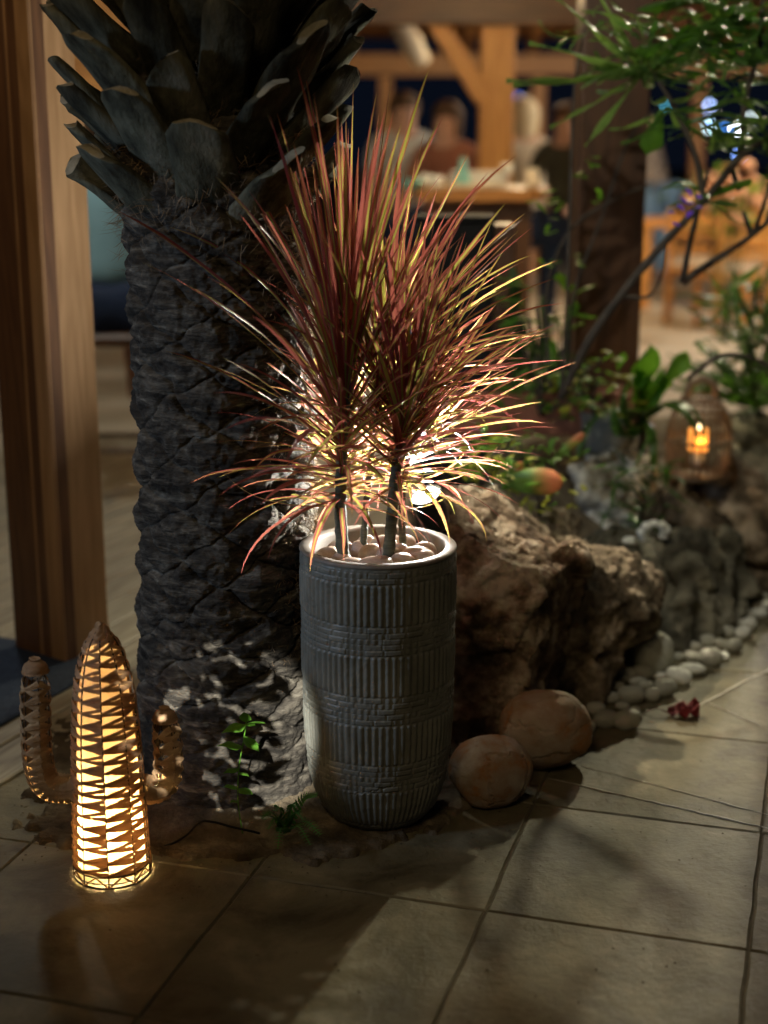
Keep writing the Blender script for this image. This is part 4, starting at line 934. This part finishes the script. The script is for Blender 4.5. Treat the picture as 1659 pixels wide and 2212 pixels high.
def from_shadow(px, py, Y=4.6):
    S_ = G(px, py); t = (Y-S_.y)/(LF.y-S_.y); return S_ + (LF-S_)*t
for pts, r0 in ((((1180,1760),(1240,1800),(1330,1850),(1420,1905),(1500,1970)), .013), (((1420,1905),(1385,1950),(1345,2000)), .010), (((1425,1905),(1440,1990),(1455,2140)), .009), (((1470,1940),(1490,2050),(1515,2140)), .006),
                (((1180,1760),(1140,1870),(1100,2010),(1050,2200)), .011), (((1330,1560),(1420,1600),(1560,1590),(1700,1540)), .008), (((1290,2100),(1230,2160),(1190,2212)), .010)):
    P_ = bez([from_shadow(*q) for q in pts], 6); MB().tube([p-tr.location for p in P_], [lerp(r0, r0*.6, i/(len(P_)-1)) for i in range(len(P_))], 7).build('branch', 'twig', tr, (0,0,0))
LN_ = [leaf_mesh(9, .095, random.uniform(.3,1.0), .25, 70+k, 'lance', 'leafl') for k in range(5)]; LD_ = [leaf_mesh(9, .10, random.uniform(.4,1.1), .25, 80+k, 'lance', 'leafd') for k in range(5)]
LO_ = [leaf_mesh(7, .42, .4, .2, 90+k, 'obovate', 'leafd') for k in range(4)]
LST = leaf_mesh(9, .10, .12, .2, 99, 'lance', 'leafl')
def rosette(px, py, Y, n, L0, L1, mixg=.45, up=.15):
    c = at(px, py, Y)
    for k in range(int(n*.72)):
        a = k*ga; e = random.gauss(up, .5); me = random.choice(LN_ if random.random() < mixg else (LD_ if random.random() < .9 else LO_))
        put_leaf(me, tr, c + Vector((random.gauss(0,.012), random.gauss(0,.012), random.gauss(0,.02))), (cos(a), sin(a)*.8, e), random.uniform(L0, L1), random.uniform(-.5,.5))
rosette(1400,150,4.5,60,.12,.27,.5); rosette(1385,100,4.4,14,.10,.2,.3,.8); rosette(1430,60,4.6,22,.12,.22,.3,.4); rosette(1520,110,4.6,44,.14,.25,.25); rosette(1640,60,4.5,50,.16,.3,.2); rosette(1560,20,4.6,26,.16,.26,.15)
rosette(1650,300,4.45,46,.14,.26,.5); rosette(1520,430,4.5,22,.08,.15,.3,.3); rosette(1260,60,4.5,12,.08,.16,.5); rosette(1445,235,4.5,16,.14,.26,.4,-.7); rosette(1540,250,4.6,18,.14,.24,.3,-.6); rosette(1590,170,4.6,24,.14,.26,.3)
for (tx, ty, s_) in ((1105,215,.44),(1120,222,.42),(1150,88,.35),(1200,-20,.34),(1290,-30,.3),(1210,300,.36),(1280,330,.3)):
    c = at(1385, 160, 4.5); b_ = at(tx, ty, 4.4); put_leaf(LST, tr, c, b_-c+Vector((0,0,.02)), (b_-c).length*1.03, random.uniform(-.3,.3))
for (px, py) in ((1180,440),(1190,470),(1175,500),(1240,380),(1165,425),(1240,560),(1180,570),(1300,430),(1100,600),(1270,345)):
    for k in range(3): put_leaf(random.choice(LGg), tr, at(px+random.uniform(-10,10), py+random.uniform(-10,10), 4.75), (random.gauss(0,1), -.4, random.gauss(.1,.6)), random.uniform(.035,.06))
fl = empty('purple_flower', at(1480, 440, 4.4), 'purple flower spray hanging at the fork of the slender tree', 'flower')
for (px, py) in ((1455,460),(1462,440),(1468,425),(1480,405),(1500,440),(1508,420),(1515,445),(1448,480),(1496,455)):
    put_leaf(leaf_mesh(4, .6, .5, .3, int(px), 'ovate', 'purple'), fl, at(px, py, 4.4), (random.gauss(0,.5), -.3, random.uniform(-1,.4)), .038, 0, 'petal')

# ================================================================== BACK OF THE PAVILION
def thing_box(name, c, d, m, label, cat, bev=.01, extra=None):
    r_ = empty(name, c, label, cat); MB().box((0,0,d[2]/2), d, None, bev).build('body', m, r_, (0,0,0), False)
    return r_
# black cabinet with brown side
cb = empty('service_cabinet', (at(983,700,5.0).x, 5.1, -.01), 'black service cabinet with a brown wooden side, behind the red plant', 'cabinet')
x0, x1, x2 = at(902,700,5).x-cb.location.x, at(1064,700,5).x-cb.location.x, at(1112,700,5).x-cb.location.x; zt_ = at(980,474,5).z
MB().box(((x0+x1)/2, 0, zt_/2), (x1-x0, .2, zt_), None, .006).build('body', 'black', cb, (0,0,0), False)
MB().box(((x1+x2)/2+.001, 0, zt_/2-.005), (x2-x1-.004, .2, zt_-.01), None, .006).build('side_panel', 'darkbrown', cb, (0,0,0), False)
MB().box(((x0+x1)/2, .0, zt_+.01), (x1-x0+.02, .22, .018), None, .004).build('top', 'black', cb, (0,0,0), False)
for k in range(3): MB().box(((x0+x1)/2, -.105, .4+k*.27), (x1-x0-.04, .012, .235), None, .004).build('drawer_front', 'black', cb, (0,0,0), False)
# bar counter
bz = at(1000, 408, 8).z; xa, xb = at(900,420,8).x, at(1190,420,8).x
bar = empty('bar_counter', ((xa+xb)/2, 8.2, 0), 'wooden bar counter with a rounded end, set with dishes, between cabinet and orange post', 'bar counter')
mb = MB(); w = (xb-xa)/2; out = [(-w,-.3),(w-.12,-.3),(w-.05,-.26),(w,-.15),(w,.15),(w-.05,.26),(w-.12,.3),(-w,.3)]
mb.add([(x,y,bz-.06) for x,y in out]+[(x,y,bz) for x,y in out], [tuple(range(7,-1,-1)), tuple(range(8,16))]+[(i,(i+1)%8,8+(i+1)%8,8+i) for i in range(8)]); mb.build('counter_top', 'beamw', bar, (0,0,0), False)
MB().box((0,.02,(bz-.06)/2), (2*w-.2,.46,bz-.062), None, .01).build('counter_front', 'darkbrown', bar, (0,0,0), False)
def sit(name, px, py, Y, prof_, m, label, cat, n=20):
    p = at(px, py, Y); p.z = bz+.001; r_ = MB().lathe(prof_, n=n).build(name, m, None, p); return tag(r_, label, cat)
sit('bottle', 1000, 375, 8.1, [(0,0),(.045,0),(.048,.02),(.045,.06),(.028,.10),(.018,.12),(.018,.155),(.0,.157)], 'teal', 'teal glass bottle standing on the bar counter', 'bottle')
sit('cup', 918, 395, 8.05, [(0,0),(.03,0),(.035,.03),(.033,.075),(.029,.075),(.028,.01),(0,.01)], 'white', 'white cup furthest left on the bar counter', 'cup')
sit('cup', 944, 405, 8.0, [(0,0),(.03,0),(.036,.03),(.034,.07),(.03,.07),(.028,.01),(0,.01)], 'white', 'white cup next to the napkin stack on the bar counter', 'cup')
sit('glass', 1095, 398, 8.0, [(0,0),(.022,0),(.006,.01),(.006,.06),(.03,.09),(.033,.13),(.028,.13),(0,.07)], 'white', 'stemmed pale glass near the right end of the bar counter', 'glass')
sit('jar', 1150, 402, 8.05, [(0,0),(.035,0),(.04,.02),(.038,.08),(.028,.095),(.028,.105),(0,.105)], 'linen', 'small cream jar at the right end of the bar counter', 'jar')
sit('bowl', 890, 404, 7.98, [(0,0),(.03,0),(.06,.03),(.065,.05),(.06,.05),(0,.012)], 'teal', 'small teal bowl at the left end of the bar counter', 'bowl')
ns = empty('napkin_stack', (at(1030,390,8.1).x, 8.15, bz), 'folded white cloths stacked on a cream tray on the bar counter', 'napkins')
MB().box((0,-.02,.012), (.36,.2,.022), None, .006).build('tray', 'linen', ns, (0,0,0), False)
for k in range(3): MB().box((.0+.004*k,.0,.035+k*.022), (.31-.01*k,.15,.020), None, .008).build('napkin', 'white', ns, (0,0,0), False)

# ------------------------------------------------------------------ people
def skin(name, J, E, R, m, parent, sub=1):
    me = bpy.data.meshes.new(name); keys = list(J); ix = {k: i for i, k in enumerate(keys)}
    me.from_pydata([tuple(J[k]) for k in keys], [(ix[a], ix[b]) for a, b in E], [])
    o = bpy.data.objects.new('tmp', me); COL.objects.link(o); md = o.modifiers.new('s', 'SKIN'); md.use_smooth_shade = True
    for k in keys:
        sv = me.skin_vertices[0].data[ix[k]]; r_ = R[k]; sv.radius = r_ if isinstance(r_, tuple) else (r_, r_)
    me.skin_vertices[0].data[0].use_root = True
    md2 = o.modifiers.new('u', 'SUBSURF'); md2.levels = sub+1; md2.render_levels = sub+1
    dg = bpy.context.evaluated_depsgraph_get(); dg.update(); m2 = bpy.data.meshes.new_from_object(o.evaluated_get(dg)); bpy.data.objects.remove(o)
    m2.polygons.foreach_set('use_smooth', [True]*len(m2.polygons)); return link(name, m2, m, parent, (0,0,0))
def person(loc, rz, pose, shirt, pants, hair, label, longhair=False, bare_arms=True, s=1.0):
    r_ = empty('person', loc, label, 'person'); r_.rotation_euler = (0,0,rz); r_.scale = (s,s,s)
    V = Vector; sit_ = pose == 'sit'; bend = {'stand': .0, 'sit': .08, 'lean': .42}[pose]
    pz_ = .0; hip = V((0,0,.95 if not sit_ else .0+.78)); 
    ch = hip + V((0, sin(bend)*.36, cos(bend)*.36)); nk = ch + V((0, sin(bend)*.16, cos(bend)*.15)); hd = nk + V((0, .02+sin(bend)*.1, .15))
    J = {'hip': hip, 'waist': hip.lerp(ch,.45), 'chest': ch, 'neck': nk, 'jaw': nk+V((0,.015,.06)), 'head': hd, 'crown': hd+V((0,0,.07))}
    R = {'hip': (.15,.11), 'waist': (.13,.10), 'chest': (.165,.11), 'neck': .055, 'jaw': .062, 'head': .088, 'crown': .06}
    E = [('hip','waist'),('waist','chest'),('chest','neck'),('neck','jaw'),('jaw','head'),('head','crown')]
    for sg, q in ((-1,'l'),(1,'r')):
        sh = nk + V((sg*.18,0,-.05)); el = sh + V((sg*.07,.10+bend*.3,-.27)); wr = el + V((-sg*.06,.22,-.06+ (.04 if sit_ else -.06))); hn = wr + V((-sg*.02,.08,.0))
        J.update({'sh'+q: sh, 'el'+q: el, 'wr'+q: wr, 'hn'+q: hn}); R.update({'sh'+q: .056, 'el'+q: .040, 'wr'+q: .027, 'hn'+q: (.036,.018)})
        E += [('chest','sh'+q) if False else ('neck','sh'+q), ('sh'+q,'el'+q), ('el'+q,'wr'+q), ('wr'+q,'hn'+q)]
        hp = hip + V((sg*.09,0,-.03))
        if sit_: kn = hp + V((sg*.05,.42,.0)); an = kn + V((0,-.05,-.42)); 
        else: kn = hp + V((sg*.02,.03,-.44)); an = kn + V((0,-.02,-.40))
        to = an + V((sg*.02,.15,-.05)); J.update({'hp'+q: hp, 'kn'+q: kn, 'an'+q: an, 'to'+q: to}); R.update({'hp'+q: .085, 'kn'+q: .058, 'an'+q: .038, 'to'+q: (.042,.026)})
        E += [('hip','hp'+q), ('hp'+q,'kn'+q), ('kn'+q,'an'+q), ('an'+q,'to'+q)]
    skin('body', J, E, R, 'skin', r_)
    def sub(ks, g, ed): return {k: J[k] for k in ks}, ed, {k: tuple(x+g for x in (R[k] if isinstance(R[k], tuple) else (R[k],)*2)) for k in ks}
    ks = ['hip','waist','chest','neck','shl','shr','ell','elr']; ed = [('hip','waist'),('waist','chest'),('chest','neck'),('neck','shl'),('neck','shr'),('shl','ell'),('shr','elr')]
    a_, b_, c_ = sub(ks, .018, ed); c_['neck'] = (.075,.07)
    for q in 'lr': a_['el'+q] = J['sh'+q].lerp(J['el'+q], .75 if bare_arms else 1)
    skin('shirt', a_, b_, c_, shirt, r_)
    ks = ['hip','hpl','hpr','knl','knr'] + ([] if sit_ else ['anl','anr']); ed = [('hip','hpl'),('hip','hpr'),('hpl','knl'),('hpr','knr')] + ([] if sit_ else [('knl','anl'),('knr','anr')])
    a_, b_, c_ = sub(ks, .020, ed); skin('trousers', a_, b_, c_, pants, r_)
    bm = bmesh.new(); bmesh.ops.create_icosphere(bm, subdivisions=3, radius=.107); 
    for v in bm.verts:
        if v.co.y > .03 and v.co.z < .04: v.co *= .72
        if longhair and v.co.z < 0 and v.co.y < .04: v.co.z *= 2.3
    me = bpy.data.meshes.new('hair'); bm.to_mesh(me); bm.free(); me.polygons.foreach_set('use_smooth', [True]*len(me.polygons)); link('hair', me, hair, r_, hd+V((0,-.012,.03)))
    fc = MB()
    for sx in (-.032,.032): fc.lathe([(0,-.008),(.008,-.004),(.010,0),(.008,.004),(0,.008)], hd+V((sx,.083,.0)), 8)
    fc.build('eyes', 'black', r_, (0,0,0)); MB().tube([hd+V((0,.085,.0)), hd+V((0,.108,-.03)), hd+V((0,.09,-.036))], [.006,.012,.008], 6).build('nose', 'skin', r_, (0,0,0))
    return r_
p = at(250, 600, 6.1); person((p.x-.03, 6.1, .06), .3, 'sit', 'bluesh', 'navy', 'hair', 'person in a pale blue shirt and navy shorts seated behind the palm', bare_arms=True, s=1.02)
st = empty('bar_stool', (p.x-.03, 6.06, 0), 'dark bar stool under the person in the pale blue shirt', 'stool')
MB().box((0,0,.70), (.36,.36,.05), None, .015).build('seat', 'darkbrown', st, (0,0,0), False)
for sx in (-.15,.15):
    for sy_ in (-.15,.15): MB().tube([(sx*1.15,sy_*1.15,0),(sx,sy_,.68)], .017, 8).build('leg', 'darkbrown', st, (0,0,0))
MB().tube([(-.17,-.17,.25),(.17,-.17,.25),(.17,.17,.25),(-.17,.17,.25),(-.17,-.17,.25)], .01, 6).build('footrest', 'darkbrown', st, (0,0,0))
p = at(1412, 600, 15.5); person((p.x, 15.5, 0), .6, 'lean', 'checksh', 'jeans', 'hairb', 'person in a grey checked shirt and blue jeans leaning over a table at the back', s=1.0)
p = at(1222, 400, 10.5); person((p.x, 10.5, 0), 2.6, 'stand', 'darksh', 'navy', 'hair', 'person in dark olive clothes standing between the orange post and the dark post', s=.98)
p = at(965, 400, 9.6); person((p.x, 9.6, 0), 2.7, 'stand', 'terracotta', 'navy', 'hair', 'long-haired person in a rust brown top standing behind the bar counter', True, s=.98)
p = at(872, 400, 10.2); person((p.x, 10.2, 0), 3.3, 'stand', 'whitesh', 'navy', 'hair', 'person in a white shirt behind the bar, left of the long-haired person', s=1.02)
p = at(1132, 400, 10.9); person((p.x, 10.9, .0), .2, 'sit', 'cush', 'navy', 'hairb', 'blond person in a beige top seated beyond the bar end', True, s=1.12)
# ------------------------------------------------------------------ tables and chairs at the back right
def chair(loc, rz, label):
    r_ = empty('dining_chair', loc, label, 'chair', 'wooden chairs at the back table'); r_.rotation_euler = (0,0,rz)
    MB().box((0,0,.43), (.46,.46,.04), None, .01).build('seat', 'braced', r_, (0,0,0), False); MB().box((0,.0,.485), (.42,.42,.07), None, .03).build('cushion', 'cush', r_, (0,0,0), False)
    for sx in (-.2,.2):
        MB().box((sx,-.2,.2), (.045,.045,.41), None, .005).build('leg', 'braced', r_, (0,0,0), False); MB().box((sx,.215,.46), (.045,.045,.92), None, .005).build('leg', 'braced', r_, (0,0,0), False)
        MB().box((sx*1.12,0,.64), (.05,.42,.03), None, .005).build('armrest', 'braced', r_, (0,0,0), False)
    for z in (.6,.72,.86): MB().box((0,.215,z), (.35,.025,.05), None, .005).build('back_rail', 'braced', r_, (0,0,0), False)
    return r_
chair((at(1500,600,12.2).x, 12.2, 0), 2.9, 'wooden chair with a beige cushion, nearest the standing person in jeans')
chair((at(1580,600,11.7).x, 11.7, 0), 3.3, 'wooden chair with a beige cushion in front of the back table')
chair((at(1668,600,12.6).x, 12.6, 0), 2.6, 'wooden chair with a beige cushion cut by the picture edge')
tb = empty('dining_table', (at(1600,500,13.4).x, 13.4, 0), 'wooden dining table behind the row of cushioned chairs', 'table')
MB().box((0,0,.74), (2.0,.8,.05), None, .01).build('tabletop', 'braced', tb, (0,0,0), False)
for sx in (-.9,.9):
    for sy_ in (-.33,.33): MB().box((sx,sy_,.357), (.08,.08,.715), None, .005).build('leg', 'braced', tb, (0,0,0), False)
fb = empty('flower_arrangement', (at(1580,440,11.0).x, 11.0, .0), 'bush of round peach blossoms on thin stems in front of the back table', 'flowers')
zc = at(1580, 425, 11).z
for k in range(7): MB().tube([(.02*k-.06,0,0),(.03*k-.09,.02,zc*.5),(.05*k-.15,.0,zc-.05)], .007, 6).build('stem', 'leafd', fb, (0,0,0))
for k in range(46):
    a_ = random.gauss(0,.13), random.gauss(0,.1), random.gauss(0,.09); q = PEB[k % 12].copy(); o = link('blossom', q, 'peach', fb, Vector((a_[0]*1.2, a_[1], zc+a_[2]))); o.scale = (.034,)*3
for k in range(60): put_leaf(random.choice(LGg), fb, fb.location+Vector((random.gauss(0,.16), random.gauss(-.03,.1), zc+random.gauss(-.03,.11))), (random.gauss(0,1),-.3,random.gauss(0,1)), random.uniform(.07,.13))
# far lights over the water
FL = [(1525,262,(.5,.8,.85),.9),(1532,275,(.5,.8,.85),.9),(1590,280,(.9,.97,1),2.4),(1606,272,(.5,.85,.9),1.2),(1622,256,(.55,.65,.65),.7),(1510,232,(.25,.35,.8),.8),(1522,255,(.02,.12,.9),1.2),(1533,228,(.35,.5,.9),.9),(1597,335,(.2,.35,.85),.8),(1570,275,(.03,.15,.5),.8),(1440,225,(.05,.25,.35),.6),(1120,210,(.05,.07,.25),.6)]
for k, (px, py, c, s_) in enumerate(FL):
    o = MB().lathe([(0,-.05),(.035,-.035),(.05,0),(.035,.035),(0,.05)], n=12).build('distant_lamp', emitter('distant_lamp_%d' % k, c, s_*16), None, at(px, py, 34))
    tag(o, {2:'brightest white distant light out in the dark', 6:'deep blue distant light out in the dark'}.get(k, 'small distant light beyond the pavilion, out in the dark'), 'lamp', None if k in (2,6) else 'distant lights in the dark')
# ------------------------------------------------------------------ unseen leafy shrub added left of the frame to dapple the lamp light
sh = empty('added_shrub', (-.56, 1.2, 0), 'leafy potted shrub added outside the frame to dapple the lamp light', 'shrub')
MB().lathe([(0,0),(.13,0),(.17,.3),(.18,.32),(.15,.32),(0,.28)], n=24).build('pot', 'terracotta', sh, (0,0,0))
MB().tube([(0,0,.25),(.02,0,.6),(0,.02,1.0),(0,0,1.55)], [.016,.014,.01,.006], 8).build('stem', 'twig', sh, (0,0,0))
for k in range(600):
    put_leaf(random.choice(LV), sh, sh.location+Vector((random.uniform(-.14,.12), random.uniform(-.2,.2), random.uniform(1.08,1.58))), (random.gauss(0,1), random.gauss(0,1), random.gauss(.2,.7)), random.uniform(.035,.06))
mt = MB().box((0,0,.018), (.6,.5,.012), Matrix.Rotation(ang, 3, 'Z'), .004).build('door_mat', 'bluemat', None, G(-30, 1480), False); tag(mt, 'dark blue mat lying on the deck at the foot of the corner post', 'mat')

# grit and leaf crumbs on the paving
mb = MB()
for k in range(900):
    if random.random() < .5: a = random.uniform(0, 2*pi); q = random.uniform(.50,.72); x, y = -.34+cos(a)*q, 3.38+sin(a)*q
    else: x, y = random.uniform(-1.0, 1.2), random.uniform(2.1, 4.0)
    l = random.choice((.0012,.0015,.002,.003)); a = random.uniform(0, 6.3); d = Vector((cos(a), sin(a), 0))*l; e = Vector((-sin(a), cos(a), 0))*l*random.uniform(.3,.8)
    c = Vector((x, y, .0025)); mb.add([c-d-e, c+d-e*.6, c+d*.8+e, c-d*.7+e, c+Vector((0,0,l*.6))], [(0,1,4),(1,2,4),(2,3,4),(3,0,4)])
tag(mb.build('debris', 'soil', None, (0,0,0), False), 'scattered grit and leaf crumbs on the paving', None, None, 'stuff')

# undergrowth behind the boulders
def bush(px0, px1, py0, py1, Y, n, leaves, L0, L1, label, nst=6):
    c = at((px0+px1)/2, py1, Y); b_ = empty('garden_bush', c, label, 'bush')
    for k in range(nst):
        e = at(random.uniform(px0, px1), random.uniform(py0, (py0+py1)/2), Y+random.uniform(-.1,.15)); m_ = c.lerp(e, .5)+Vector((random.uniform(-.04,.04),0,0))
        MB().tube([q-c for q in bez([c, m_, e], 5)], .004, 6).build('stem', 'twig', b_, (0,0,0))
    for k in range(n):
        put_leaf(random.choice(leaves), b_, at(random.uniform(px0, px1), py0+(py1-py0)*random.random()**.8, Y+random.uniform(-.15,.2)), (random.gauss(0,1), random.gauss(-.4,.7), random.gauss(.4,.6)), random.uniform(L0, L1))
bush(1095, 1240, 640, 900, 4.9, 110, LGg+LN_, .05, .12, 'loose green bush with thin stems against the left side of the dark post')
bush(1225, 1345, 760, 900, 4.75, 60, LG+LGg, .04, .09, 'low yellow-green bush at the foot of the dark post')
bush(1330, 1440, 1000, 1150, 4.55, 46, LS[:2]+LD_, .08, .18, 'dark strap-leaved plant hanging between the white rock and the coral ring')
bush(1560, 1690, 620, 860, 5.4, 120, LD_+LA, .12, .26, 'dark bush of narrow leaves at the picture edge above the lantern')
bush(1000, 1110, 940, 1040, 4.05, 90, LG+LGg, .025, .05, 'small-leaved bright undergrowth directly behind the largest boulder')
